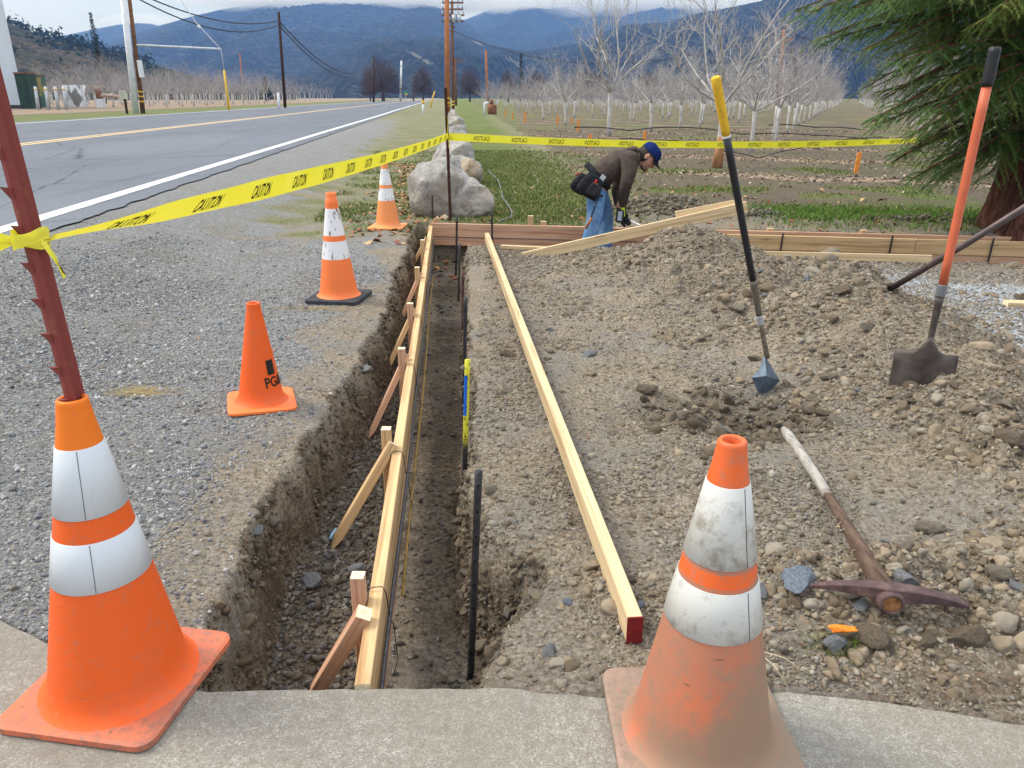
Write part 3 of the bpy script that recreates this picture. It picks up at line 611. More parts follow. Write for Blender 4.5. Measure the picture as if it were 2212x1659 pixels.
named = [((1720, 1262), .055, 3, 0, 'blue-white broken rock beside the pickaxe handle, near the white cone stripe'), ((1870, 1372), .050, 2, 1, 'large crumbling brown clod just below the pickaxe eye'),
 ((2085, 1385), .060, 2, 2, 'biggest brown clod under the right tip of the pickaxe head'), ((1996, 1392), .032, 2, 3, 'dark brown round clod left of the biggest clod'), ((1800, 1395), .045, 0, 4, 'grey rock splashed with orange marking paint'),
 ((2165, 1245), .040, 1, 5, 'tan angular rock at the lower right of the soil mound'), ((2010, 1145), .042, 1, 6, 'lumpy tan rock above the pickaxe head'), ((1945, 1262), .050, 0, 7, 'broad grey rock right behind the pickaxe handle foot'),
 ((1186, 1408), .026, 0, 2, 'blue-grey stone left of the red end of the loose lumber'), ((1380, 1312), .020, 3, 3, 'small blue-grey stone right of the loose lumber end'), ((1222, 1305), .016, 3, 5, 'small flat blue stone between trench and loose lumber'),
 ((1792, 562), .13, 1, 6, 'big pale boulder on the crest of the soil mound before the plank'), ((1592, 668), .055, 1, 1, 'flat tan rock left of the black shovel shaft'), ((1820, 632), .055, 2, 4, 'dark brown clod high on the right crest of the mound'),
 ((2170, 880), .045, 1, 0, 'round pale cobble on the mound edge right of the square shovel'), ((2190, 960), .06, 2, 5, 'dark earth clod in the hollow at the right edge'), ((1400, 845), .05, 2, 6, 'brown clod by the dug hollow'), ((1745, 606), .05, 0, 2, 'grey rock in the upper middle of the mound'),
 ((1190, 715), .03, 0, 1, 'light stone on the flat dirt right of the loose lumber top'), ((303, 1160), .022, 0, 3, 'smooth grey stone right behind the striped cone with the post'), ((556, 1148), .026, 0, 4, 'pale stone on the gravel near the crumbling trench edge')]
for (u, v), r, mi, var, lab in named: rock(hit(u, v), r, mi, var, lab, group=None)
for (u, v), r, mi, var, lab in [((668, 1258), .045, 0, 5, 'pale angular stone at the foot of the left trench wall'), ((770, 1232), .035, 0, 6, 'grey stone behind the first wooden stake in the trench'), ((788, 802), .045, 0, 1, 'grey stone perched high on the left trench side'), ((1058, 1062), .035, 1, 2, 'tan stone wedged beside the black stake on the right trench wall')]:
    rock(P(u, v, -.33) if v > 1100 else hit(u, v), r, mi, var, lab)
c_ = hit(1806, 1378)
opm = plain('orange_marking_paint', (.85, .24, .03), .8, .2, .2, 60)
om = npmesh('paint_splash', ROCKS[4][0] * np.array([.034, .024, .018]), ROCKS[4][1], opm, True); op = link('orange_fragment', om); op.location = c_ + Vector((0.004, -.012, .035)); tag(op, 'orange paint splash on the grey rock below the pickaxe', 'paint splash')
g2 = np.random.default_rng(77); cand = sample(900, -.05, 3.6, 1.45, 6.6, 78, d_clod); kept = []
for x_, y_ in cand:
    if len(kept) >= 150: break
    if all((x_ - a) ** 2 + (y_ - b) ** 2 > .006 for a, b in kept) and not (abs(x_ - .4) < .25 and y_ < 1.55): kept.append((x_, y_))
for i, (x_, y_) in enumerate(kept):
    r = float(np.clip(g2.lognormal(-3.70, .33), .014, .05)); mi = int(g2.choice([0, 1, 1, 2, 2]))
    lab = {0: 'loose grey stone lying on the dug soil mound', 1: 'loose tan stone lying on the dug soil mound', 2: 'crumbly brown clod lying on the dug soil mound'}[mi]
    rock(on(x_, y_), r, mi, int(g2.integers(0, 8)), lab, 'clod' if mi == 2 else 'stone', {0: 'grey stones on the soil mound', 1: 'tan stones on the soil mound', 2: 'clods on the soil mound'}[mi], 'clod' if mi == 2 else 'stone')

# boulders beside the road
def boulder_mat(tan=0.4):
    q = NT('boulder_rock', .9, .2); n = q.noise(3.2, 8, rough=.68, dist=.6); n2 = q.noise(16, 7, rough=.7); w_ = q.noise(1.3, 4)
    c = q.ramp(n, [(.32, (.14, .125, .11)), (.42, (.30, .285, .265)), (.6, (.43, .415, .40)), (.75, (.54, .52, .51))])
    c = q.mix(q.ramp(w_, [(.5, 0.0), (.68, tan)]), c, (.50, .33, .15)); c = q.mix(q.ramp(q.vor(4, q.map((1, 1, 2.2))), [(.03, .5), (.10, 0.0)]), c, (.13, .11, .09))
    c = q.mix(q.ramp(n2, [(.36, .5), (.5, 0.0)]), c, (.20, .18, .16)); q.base(c); b = q.bump(n, 1.0, .06); q.bump(n2, .8, .02, b); return q.m
BMS = [boulder_mat(.25), boulder_mat(.7)]
def boulder(u, v, Y, wd, dp, ht, seed, label, mi=0, rz=0):
    bm = bmesh.new(); bmesh.ops.create_icosphere(bm, subdivisions=5, radius=1); V = np.array([q_.co[:] for q_ in bm.verts]); F = np.array([[q_.index for q_ in f.verts] for f in bm.faces]); bm.free()
    g = np.random.default_rng(seed)
    V = np.sign(V) * np.abs(V) ** .82
    for _ in range(9):
        nr = g.normal(size=3); nr[2] = abs(nr[2]) * .7; nr /= np.linalg.norm(nr); d = V @ nr; h = g.uniform(.68, .92); V = V - np.outer(np.clip(d - h, 0, None) * .9, nr)
    V = V * (1 + .20 * fbm(V[:, 0] * 1.7 + seed, V[:, 1] * 1.7, V[:, 2] * 1.7, 5, seed)[:, None] + .055 * fbm(V[:, 0] * 7, V[:, 1] * 7, V[:, 2] * 7 + seed, 5, seed + 2, .65)[:, None])
    V = V * np.array([wd / 2, dp / 2, ht * .62]); o = link('boulder', npmesh('boulder', V, F, BMS[mi], True))
    p = Z(u, v, Y); o.location = (p.x, Y + dp * .3, ht * .42); o.rotation_euler = (0, 0, rz); return tag(o, label, 'boulder', 'boulders lined up beside the road')
boulder(950, 470, 8.75, .74, .8, .66, 3, 'big pale grey boulder directly behind the thin rusty fence post', 0)
boulder(1005, 470, 8.7, .56, .7, .42, 5, 'grey boulder sloping down to the formwork board, right of the biggest boulder', 0, .5)
boulder(950, 345, 12.0, .62, .8, .36, 7, 'orange-stained boulder behind the biggest boulder, left side', 1)
boulder(996, 345, 12.0, .62, .9, .44, 8, 'tan boulder behind the biggest boulder, right side', 1)
boulder(975, 305, 15.0, .8, 1.1, .50, 9, 'grey boulder halfway up the boulder row', 0)
boulder(982, 290, 19.0, .75, 1.2, .62, 10, 'rounded boulder behind the tape knot of the thin post', 0)
boulder(981, 272, 24.0, .75, 1.4, .68, 12, 'pale boulder second to last in the boulder row', 1)
boulder(979, 262, 31.0, .65, 1.5, .78, 13, 'farthest boulder at the pointed end of the row', 1)

# ------------------------------------------------------------------ traffic cones
def cone_mat(name, c, dirt, grime=.3, dirtc=(.26, .20, .15), mud=0.0):
    q = NT(name, .55, .35); n = q.noise(7, 7, rough=.65); n2 = q.noise(45, 5, rough=.7); st = q.noise(9, 4, q.map((3, 3, 18)))
    col = q.mix(q.ramp(n, [(.62 - dirt * .4, 0.0), (.80 - dirt * .25, min(1, dirt + .25))]), c, tuple(a * .45 + b * .55 for a, b in zip(c, dirtc)))
    col = q.mix(q.ramp(n2, [(.60 - grime * .15, 0.0), (.72, grime)]), col, dirtc)
    col = q.mix(q.ramp(st, [(.68, 0.0), (.74, grime)]), col, (.09, .06, .05))
    if mud:
        sz = q.n.new('ShaderNodeSeparateXYZ'); q.L(q.tc, sz.inputs[0]); big_ = q.noise(5, 7, q.map((1, 1, .7), loc=(.3, .1, 0)), .7)
        mm = q.math('ADD', q.math('SUBTRACT', big_, .5), q.math('MULTIPLY', q.math('SUBTRACT', .26, sz.outputs[2]), 1.3 * mud)); mm = q.math('ADD', mm, q.math('MULTIPLY', sz.outputs[0], 1.2))
        col = q.mix(q.ramp(mm, [(.0, 0.0), (.22, .80)]), col, (.27, .195, .135)); col = q.mix(q.ramp(q.noise(55, 4, q.map((1, 1, .3))), [(.70, 0.0), (.73, .8)]), col, (.75, .12, .03))
    q.base(col); q.bump(n2, .25, .002); return q.m
def collar_mat(name, c, dirty):
    q = NT(name, .35, .5); v = q.vor(190, q.map((1, 1, 1)), 'Distance', 'DISTANCE_TO_EDGE'); n = q.noise(11, 7, rough=.7)
    col = q.mix(q.ramp(v, [(.02, .25), (.08, 0.0)]), c, tuple(w_ * .7 for w_ in c)); col = q.mix(q.ramp(n, [(.72 - dirty * .25, 0.0), (.80 - dirty * .2, .2 + dirty * .6)]), col, (.22, .18, .13)); q.base(col); return q.m
def chipped_white(name):
    q = NT(name, .6, .3); n = q.noise(28, 6, q.map((1, 1, .35)), .75); q.base(q.mix(q.ramp(n, [(.57, 0.0), (.60, 1.0)]), (.78, .78, .80), (.24, .17, .14))); return q.m
ORB = cone_mat('bright_orange_plastic', (.80, .115, .014), .22, .35)
ORTIP = cone_mat('amber_orange_plastic', (.84, .19, .012), .1, .2)
ORTIP2 = cone_mat('scuffed_orange_plastic', (.80, .13, .02), .45, .6)
ORD = cone_mat('dirty_orange_plastic', (.64, .16, .07), .9, .75, (.27, .205, .15), 1.0)
ORBASE = cone_mat('scuffed_orange_base', (.70, .17, .075), .6, .9, (.17, .13, .11))
ORDB = cone_mat('muddy_orange_base', (.45, .27, .20), 1.0, 1.0, (.20, .165, .125), .5)
ORF = cone_mat('faded_orange_plastic', (.85, .30, .10), .25, .25)
ORM = cone_mat('orange_plastic', (.90, .20, .05), .15, .25)
BLKB = plain('black_rubber', (.045, .048, .055), .8, .3, .3, 20)
def rsq(a, r, n=6):                                     # rounded square outline
    o_ = []
    for cx_, cy_, a0 in ((a - r, a - r, 0), (-a + r, a - r, 90), (-a + r, -a + r, 180), (a - r, -a + r, 270)):
        for i in range(n): t = R(a0 + 90 * i / (n - 1)); o_.append((cx_ + r * math.cos(t), cy_ + r * math.sin(t)))
    return o_
def make_cone(loc, rz, ht, side, r0, r1, body, base, label, cols=(), paints=(), tip=None, tilt=(0, 0), thick=.022, collar=None, knob=False, shear=0.0):
    t = empty('traffic_cone', loc, label, 'traffic cone', 'traffic cones round the trench', rz); t.rotation_euler = (tilt[0], tilt[1], rz)
    b = MB(); b.smooth = False; o_ = rsq(side / 2, .035); o2 = rsq(side / 2 - .008, .03); n = len(o_)
    ring = r0 + .012
    vs_ = [(x, y, .004) for x, y in o_] + [(x, y, thick - .004) for x, y in o_] + [(x, y, thick) for x, y in o2]
    fs = [(i, (i + 1) % n, n + (i + 1) % n, n + i) for i in range(n)] + [(n + i, n + (i + 1) % n, 2 * n + (i + 1) % n, 2 * n + i) for i in range(n)] + [tuple(range(n))[::-1], tuple(range(2 * n, 3 * n))]
    b.add(vs_, fs)
    for sx in (-1, 1):
        for sy in (-1, 1): b.box((sx * side * .38, sy * side * .38, .002), (.04, .02, .008))
    b.build('base', base, t)
    rad = lambda z: r0 + (r1 - r0) * (z - thick) / (ht - thick)
    m = MB(); m.smooth = True
    pr = [(r0 + .020, thick - .001), (r0 + .008, thick + .006), (rad(thick + .03), thick + .03)]
    zs = sorted(set([thick + .03] + [z for p_ in paints for z in p_[:2] if z < ht * .86] + list(np.linspace(thick + .06, ht * .86, 14)) + [ht * .87]))
    mi_of = []
    pr += [(rad(z), z) for z in zs[1:]]
    if knob: pr += [(rad(ht * .87) , ht * .9), (rad(ht * .9) - .002, ht * .945), (r1 + .004, ht * .95), (r1 + .006, ht * .985), (r1, ht)]
    else: pr += [(rad(ht * .93), ht * .93), (rad(ht * .965) + .001, ht * .965), (r1 + .003, ht * .985), (r1 + .003, ht * .994), (r1, ht)]
    pr += [(r1 - .004, ht), (r1 - .007, ht - .003), (r1 - .007, ht - .03), (r1 - .008, ht - .10)]
    m.lathe(pr, 40); m.v = [(v_[0] + shear * max(0, v_[2] - .03), v_[1], v_[2]) for v_ in m.v]; o = m.build('body', [body] + [p_[2] for p_ in paints] + ([tip] if tip else []), t)
    me = o.data; mid = []
    for p_ in me.polygons:
        z = p_.center.z; i_ = 0
        for j, q_ in enumerate(paints):
            if q_[0] < z < q_[1]: i_ = j + 1
        mid.append(i_)
    me.polygons.foreach_set('material_index', mid)
    for (a, b_) in cols:
        c = MB(); c.smooth = True; c.lathe([(rad(a) + .0005, a), (rad(a) + .0022, a + .001), (rad(b_) + .0022, b_ - .001), (rad(b_) + .0005, b_)], 40); c.v = [(v_[0] + shear * (v_[2] - .03), v_[1], v_[2]) for v_ in c.v]
        sm = MB(); oc = c.build('reflective_collar', collar, t)
        s2 = MB(); an = -1.05; s2.tube([(math.cos(an) * (rad(z) + .0025) + shear * (z - .03), math.sin(an) * (rad(z) + .0025), z) for z in (a + .002, (a + b_) / 2, b_ - .002)], .0006, 5); s2.build('seam', BLKB, oc)
    return t, rad
WHC = collar_mat('white_reflective_collar', (.62, .66, .70), .15); WHD = collar_mat('dirty_reflective_collar', (.60, .60, .57), .80)
make_cone((-.900, 1.395, .004), R(-9), .711, .366, .150, .0265, ORB, ORBASE, 'bright orange striped cone holding the red-brown post', [(.47, .615), (.312, .42)], [(.60, .72, ORTIP)], collar=WHC, shear=.045)
make_cone((.397, 1.240, .004), R(1), .690, .372, .146, .0235, ORD, ORDB, 'muddy faded cone with white collars in front of the lumber end', [(.455, .61), (.31, .41)], [(.62, .70, ORTIP2), (.418, .446, ORTIP2)], collar=WHD)
cB, radB = make_cone(on(-1.112, 3.12, .0), R(20), .457, .285, .098, .026, ORB, ORM, 'small plain orange cone with a black square and lettering', (), tilt=(0, R(2)), thick=.018)
CW = chipped_white('chipped_white_paint')
p_ = on(-1.163, 4.98); make_cone(p_, R(-8), .70, .36, .128, .028, ORM, BLKB, 'orange and white cone with a black rubber base', (), [(.28, .395, CW), (.43, .60, CW)], knob=True, thick=.03)
p_ = on(-1.290, 7.95); make_cone(p_, R(-4), .68, .36, .125, .026, ORF, ORF, 'faded orange and white cone beside the grass, farthest along the trench', (), [(.28, .40, CW), (.435, .60, CW)])

# ------------------------------------------------------------------ lettering
def text2d(body, size=1.0, sx=1.0, bold=0.0):
    c = bpy.data.curves.new('t', 'FONT'); c.body = body; c.size = size; c.offset = bold; c.resolution_u = 3; c.align_x = 'CENTER'
    o = bpy.data.objects.new('t', c); COL.objects.link(o); dg = bpy.context.evaluated_depsgraph_get(); me = o.evaluated_get(dg).to_mesh()
    V = np.array([v.co[:] for v in me.vertices]); F = [tuple(p.vertices) for p in me.polygons]; o.evaluated_get(dg).to_mesh_clear()
    bpy.data.objects.remove(o); V[:, 0] *= sx; V[:, 1] -= (V[:, 1].max() + V[:, 1].min()) / 2; return V[:, :2], F
BLK = plain('black_print', (.012, .012, .012), .6, .3, .1, 20)
def on_cone(parent, rad, ang, z0, V, F, name, mat, off=.0014):
    b = MB(); vs_ = []
    for x, y in V:
        z = z0 + y; r = rad(z) + off; a = ang + x / r; vs_.append((math.cos(a) * r, math.sin(a) * r, z))
    b.add(vs_, F); return b.build(name, mat, parent)
Vt, Ft = text2d('PG&E', .062, .80, .0015); aN = R(-90 + 46)
on_cone(cB, radB, aN + .12, .118, Vt, Ft, 'lettering', BLK)
sqv = [(x, y) for y in np.linspace(-.032, .032, 3) for x in np.linspace(-.019, .019, 8)]; sqf = [(j * 8 + i, j * 8 + i + 1, (j + 1) * 8 + i + 1, (j + 1) * 8 + i) for j in range(2) for i in range(7)]
on_cone(cB, radB, aN - .10, .182, np.array(sqv), sqf, 'black_square', BLK)

# ------------------------------------------------------------------ fence posts and caution tape
def tpost(name, base, top, mat, label, w_=.040, studs=14, face=-90, stud_mat=None):
    base = Vector(base); top = Vector(top); Lh = (top - base).length; t = empty(name, base, label, 'post')
    zx = (top - base).normalized(); fy = -Vector((math.cos(R(face)), math.sin(R(face)), 0)); fy = (fy - zx * fy.dot(zx)).normalized(); xx_ = fy.cross(zx)
    t.rotation_mode = 'QUATERNION'; t.rotation_quaternion = Matrix((xx_, fy, zx)).transposed().to_quaternion()
    b = MB(); th = .005; hw = w_ / 2
    # T section: face at -Y, stem to +Y
    pr = [(-hw, -.006), (-.006, -.012), (.006, -.012), (hw, -.006), (hw, -.002), (.006, -.006), (.004, .023), (-.004, .023), (-.006, -.006), (-hw, -.002)]
    n = len(pr); b.add([(x, y, 0) for x, y in pr] + [(x, y, Lh) for x, y in pr], [(i, (i + 1) % n, n + (i + 1) % n, n + i) for i in range(n)] + [tuple(range(n, 2 * n))])
    b.build('shaft', mat, t)
    for i in range(studs):
        z = Lh * (i + .6) / studs; s_ = MB(); s_.add([(-.008, -.012, z + .010), (.008, -.012, z + .010), (.008, -.012, z - .010), (-.008, -.012, z - .010), (-.007, -.026, z + .013), (.007, -.026, z + .013), (.007, -.020, z + .004), (-.007, -.020, z + .004)],
            [(0, 1, 5, 4), (1, 2, 6, 5), (2, 3, 7, 6), (3, 0, 4, 7), (4, 5, 6, 7)]); s_.build('stud', mat, t)
    return t
q_ = NT('red_brown_post_paint', .6, .35); n_ = q_.noise(18, 7, rough=.7); q_.base(q_.mix(q_.ramp(n_, [(.56, 0.0), (.68, .8)]), (.215, .042, .034), (.26, .12, .06))); q_.bump(n_, .4, .002); POSTRED = q_.m
LPb = Z(282, 1330, 1.395); LPt = Z(-55, 60, 1.40); LPt = LPb + (LPt - LPb) * 1.25
tpost('fence_post', LPb, LPt, POSTRED, 'thick red-brown studded steel post standing in the nearest striped cone', .039, 22, -122)
CPb = P(973, 478) ; CPt = Z(962, 190, CPb.y)
tpost('fence_post', CPb + Vector((0, 0, -.1)), CPt, plain('dark_red_rusty_post', (.075, .028, .022), .8, .2, .35, 30), 'slim dark rusty studded post standing before the big boulder', .034, 30, -60)
q_ = NT('yellow_tape_plastic', .35, .4); n_ = q_.noise(5, 4); q_.base(q_.ramp(n_, [(.35, (.86, .78, .02)), (.65, (.92, .86, .10))])); q_.b.inputs['Transmission Weight'].default_value = 0.0
tr = q_.n.new('ShaderNodeBsdfTranslucent'); tr.inputs[0].default_value = (.95, .88, .05, 1); mxs = q_.n.new('ShaderNodeMixShader'); mxs.inputs[0].default_value = .3
q_.L(q_.b.outputs[0], mxs.inputs[1]); q_.L(tr.outputs[0], mxs.inputs[2]); q_.L(mxs.outputs[0], q_.n['Material Output'].inputs[0]); TAPE = q_.m
def tape(a, b, sag, twist, width, label, period, phase, tw, mirror, n=160, wfun=None, seed=0, size=.052):
    a = Vector(a); b = Vector(b); Lh = (b - a).length; d = (b - a).normalized(); side = Vector((0, 0, 1)); side = (side - d * side.dot(d)).normalized(); nor = d.cross(side)
    if nor.y > 0: nor = -nor
    def S(s, t_, off=0):
        u = s / Lh; c = a + (b - a) * u - Vector((0, 0, sag * 4 * u * (1 - u))); an = twist(u); w_ = width * (wfun(u) if wfun else 1)
        e = side * math.cos(an) + nor * math.sin(an); nn = (nor * math.cos(an) - side * math.sin(an))
        bow = .006 * math.cos(t_ * 3.0) * w_ / width + .003 * math.sin(s * 9 + seed) * t_
        return c + e * (t_ * w_) + nn * (bow + off)
    m = MB(); m.smooth = True; V = [S(Lh * i / n, j / 6 - .5) for i in range(n + 1) for j in range(7)]
    m.add(V, [(i * 7 + j, (i + 1) * 7 + j, (i + 1) * 7 + j + 1, i * 7 + j + 1) for i in range(n) for j in range(6)])
    t = m.build('caution_tape', TAPE); tag(t, label, 'tape')
    Vt, Ft = text2d('CAUTION', size, tw, .0012); k = 0; s_ = phase
    while s_ < Lh - .1:
        if s_ > .1:
            lm = MB(); vs_ = []
            for x, y in Vt:
                xx = -x if mirror else x; vs_.append(S(s_ + xx, y / width, .0016))
            lm.add(vs_, [f[::-1] if mirror else f for f in Ft]); lm.build('lettering', BLK if not mirror else M['faded_print'], t)
        s_ += period
    return t, S
M['faded_print'] = plain('faded_tape_print', (.10, .11, .03), .6, .3, .1, 20)
def pt_on(post_b, post_t, v):                           # point of a post at a picture height
    for i in range(200):
        q = post_b + (post_t - post_b) * i / 199
        if pix(q)[1] < v: return q
TA = pt_on(LPb, LPt, 524); TB = pt_on(CPb, CPt, 296)
tape(TA + Vector((.03, 0, 0)), TB, .03, lambda u: .78 * math.exp(-(u * 7.0) ** 2) + .26, .080, 'near stretch of yellow tape running from the red-brown post to the slim post', .430, .30, .60, False, wfun=lambda u: .40 + .60 * float(sst(.0, .07, u)), size=.066)
TE = Z(2062, 299, 10.6); tape(TB + Vector((.015, -.01, 0)), TE, .08, lambda u: .1 + .9 * max(0, u - .72) * 3.5, .078, 'far stretch of yellow tape with mirrored lettering running to the conifer', .430, .36, .62, True, seed=2, size=.064)
def knot(c, r, label, tails):
    b = MB(); b.smooth = True
    for i in range(3):
        tl_ = (-.20, .12, .34)[i]; rr_ = r * (1 + .04 * i); n_ = 20; V = []
        for k_ in range(n_ + 1):
            a_ = 6.283 * k_ / n_; x_, y_ = rr_ * math.cos(a_), rr_ * math.sin(a_) * .9
            for h_ in (-.011, -.004, .004, .011): V.append(c + Vector((x_ * (1 + .05 * math.sin(h_ * 400)), y_, h_ + x_ * tl_ + .0015 * math.sin(k_ * 1.3 + i))))
        b.add(V, [(k_ * 4 + j, (k_ + 1) * 4 + j, (k_ + 1) * 4 + j + 1, k_ * 4 + j + 1) for k_ in range(n_) for j in range(3)])
    t = b.build('tape_knot', TAPE); tag(t, label, 'tape')
    for pts, w_ in tails:
        e = MB(); e.smooth = True; V = []
        for i, q in enumerate(pts): q = Vector(q); V += [q + Vector((0, .003 * math.sin(i), w_[i] / 2)), q + Vector((.004, -.004 * (-1) ** i, 0)), q - Vector((0, 0, w_[i] / 2))]
        e.add(V, [(i * 3 + j, (i + 1) * 3 + j, (i + 1) * 3 + j + 1, i * 3 + j + 1) for i in range(len(pts) - 1) for j in range(2)]); e.build('loose_end', TAPE, t)
    return t
c = TA; knot(c, .030, 'yellow tape wrapped and tied round the red-brown post', [([c + Vector((.03, -.02, 0)), c + Vector((.045, -.03, -.012)), c + Vector((.057, -.03, -.035)), c + Vector((.066, -.035, -.062))], [.010, .020, .016, .012]),
    ([c + Vector((-.028, -.01, .0)), c + Vector((-.05, -.02, .006)), c + Vector((-.075, -.02, .004)), c + Vector((-.09, -.02, -.006)), c + Vector((-.086, -.024, -.016)), c + Vector((-.05, -.02, -.012)), c + Vector((-.028, -.012, -.004))], [.012, .02, .022, .012, .012, .016, .012])])
c = TB; knot(c, .026, 'yellow tape tied round the slim rusty post', [([c + Vector((.0, -.03, .0)), c + Vector((.008, -.035, .08)), c + Vector((.014, -.03, .16)), c + Vector((.010, -.03, .21))], [.05, .04, .03, .02]), ([c + Vector((.005, -.03, .0)), c + Vector((.02, -.04, -.06)), c + Vector((.015, -.04, -.11))], [.03, .04, .02])])

# ------------------------------------------------------------------ timber and steel
def wb(mb, name, mat, parent): o = mb.build(name, mat, parent); o.location = -parent.location; return o
def timber(name, a, b, wd, ht, mat, parent=None, up=(0, 0, 1), end=None, point=0.0, ch=.002):
    a = Vector(a); b = Vector(b); Lh = (b - a).length; d = (b - a).normalized(); up = Vector(up)
    x = d.cross(up); x = x.normalized() if x.length > 1e-3 else d.cross(Vector((0, 1, 0))).normalized(); y = d.cross(x).normalized() * 1
    W, T = wd / 2, ht / 2; pr = [(-W + ch, -T), (W - ch, -T), (W, -T + ch), (W, T - ch), (W - ch, T), (-W + ch, T), (-W, T - ch), (-W, -T + ch)]
    m = MB(); n = 8; zs = [0, Lh]; vs_ = []
    if point: vs_ += [(px_ * .2, py_ * .9, 0) for px_, py_ in pr]; vs_ += [(px_, py_, point) for px_, py_ in pr]
    else: vs_ += [(px_, py_, 0) for px_, py_ in pr]
    vs_ += [(px_, py_, Lh) for px_, py_ in pr]; k_ = len(vs_) // n
    m.add(vs_, [(j * n + i, j * n + (i + 1) % n, (j + 1) * n + (i + 1) % n, (j + 1) * n + i) for j in range(k_ - 1) for i in range(n)])
    m.mi = 1; m.add([vs_[i] for i in range(n)], [tuple(range(n))[::-1]]); m.add([vs_[-n + i] for i in range(n)], [tuple(range(n))])
    o = m.build(name, [mat, end or M['cut']], parent); Mx = Matrix((x, y, d)).transposed().to_4x4()
    if Mx.determinant() < 0: Mx = Matrix((-x, y, d)).transposed().to_4x4()
    o.rotation_mode = 'QUATERNION'; o.rotation_quaternion = Mx.to_quaternion(); o.location = a - (parent.location if parent else Vector()); return o
# long form on the left of the trench
FLz = -.37
a0 = P(783, 1478, -.012); b0 = P(931, 484, -.012); b0 = a0 + (b0 - a0) * .985
fw = empty('formwork', (a0.x, a0.y, FLz), 'long wooden formwork running down the left side of the near trench', 'formwork')
dirv = (b0 - a0).normalized(); px_ = Vector((dirv.y, -dirv.x, 0))
segs = [(0, .36), (.361, .70), (.701, 1.0)]
for i, (s0, s1) in enumerate(segs):
    jz = Vector((.0015 * (i % 2), 0, -.002 * (i % 2))); timber('form_board', a0 + (b0 - a0) * s0 + Vector((0, 0, -.07)) + jz, a0 + (b0 - a0) * s1 + Vector((0, 0, -.07)) + jz, .038, .14, M['pine_z'], fw)
for i, (s0, s1) in enumerate([(0.004, .52), (.522, 1.0)]):
    timber('form_board', a0 + (b0 - a0) * s0 + Vector((0.003, 0, -.187)), a0 + (b0 - a0) * s1 + Vector((0.003, 0, -.187)), .038, .089, M['fir_z'], fw)
BR = [((788, 1338), (672, 1512), .040, 'fir_z'), ((846, 972), (717, 1183), .036, 'pine_z'), ((875, 776), (796, 947), .030, 'fir_z'), ((891, 676), (827, 817), .030, 'pine_z'), ((904, 597), (857, 711), .030, 'fir_z'), ((924, 518), (878, 601), .028, 'pine_z'), ((942, 474), (885, 546), .03, 'pine_z'), ((960, 470), (902, 514), .05, 'fir_z')]
ST = [(775, 1242, 'fir_z'), (840, 925, 'pine_z'), (875, 752, 'fir_z'), (891, 655, 'fir_z'), (904, 577, 'pine_z'), (917, 518, 'pine_z')]
def fx(y): return a0.x + (b0.x - a0.x) * (y - a0.y) / (b0.y - a0.y)
for (tu, tv), (bu, bv), w_, mt in BR:
    if tv > 500: q = P(tu, tv, -.005); A_ = Vector((fx(q.y) - .030, q.y, -.005))
    else: q = P(tu, tv, .03); A_ = q
    B_ = P(bu, bv, FLz + .02); B_.z = FLz + .02
    timber('brace', B_, A_ + (A_ - B_).normalized() * .03, w_, w_, M[mt], fw, up=(0, 1, .2), point=.05)
for u_, v_, mt in ST:
    q = P(u_, v_, .07); X_ = fx(q.y) - .045; timber('stake', (X_, q.y, FLz - .03), (X_ + .004, q.y, .07), .036, .036, M[mt], fw, up=(0, 1, 0))
for i, yy in enumerate((1.76, 2.62, 3.62, 4.55, 5.5)):
    xx = fx(yy); e = MB(); e.smooth = True
    e.tube([(xx - .024, yy, -.15), (xx - .023, yy + .002, -.008), (xx - .012, yy + .004, .000), (xx + .016, yy + .006, .001), (xx + .025, yy + .008, -.02), (xx + .03, yy + .02, -.12), (xx + .033, yy + .05, -.16), (xx + .045, yy + .0, -.20), (xx + .06, yy - .06, -.19), (xx + .052, yy - .11, -.205)], .0016, 5)
    wb(e, 'tie_wire', M['blackplastic'], fw)
e = MB(); e.smooth = True
Rb = [Vector((fx(y_) + .033 + .003 * math.sin(y_ * 3), y_, -.115 - .01 * math.sin(y_ * 2.2))) for y_ in np.linspace(1.42, 7.9, 60)]
e.tube(Rb, .0065, 8)
for i in range(0, 0): pass
tag(e.build('rebar', M['rebar']), 'long grey steel bar tied along the inner face of the near formwork', 'rebar')
e = MB(); e.smooth = True; e.tube([Vector((fx(y_) + .052 + .004 * math.sin(y_ * 2), y_, -.20)) for y_ in np.linspace(2.0, 6.6, 40)], .005, 6)
tag(e.build('rebar', plain('ochre_rusted_bar', (.30, .19, .05), .7, .3, .4, 12)), 'thin ochre rusted bar low beside the near formwork', 'rebar')
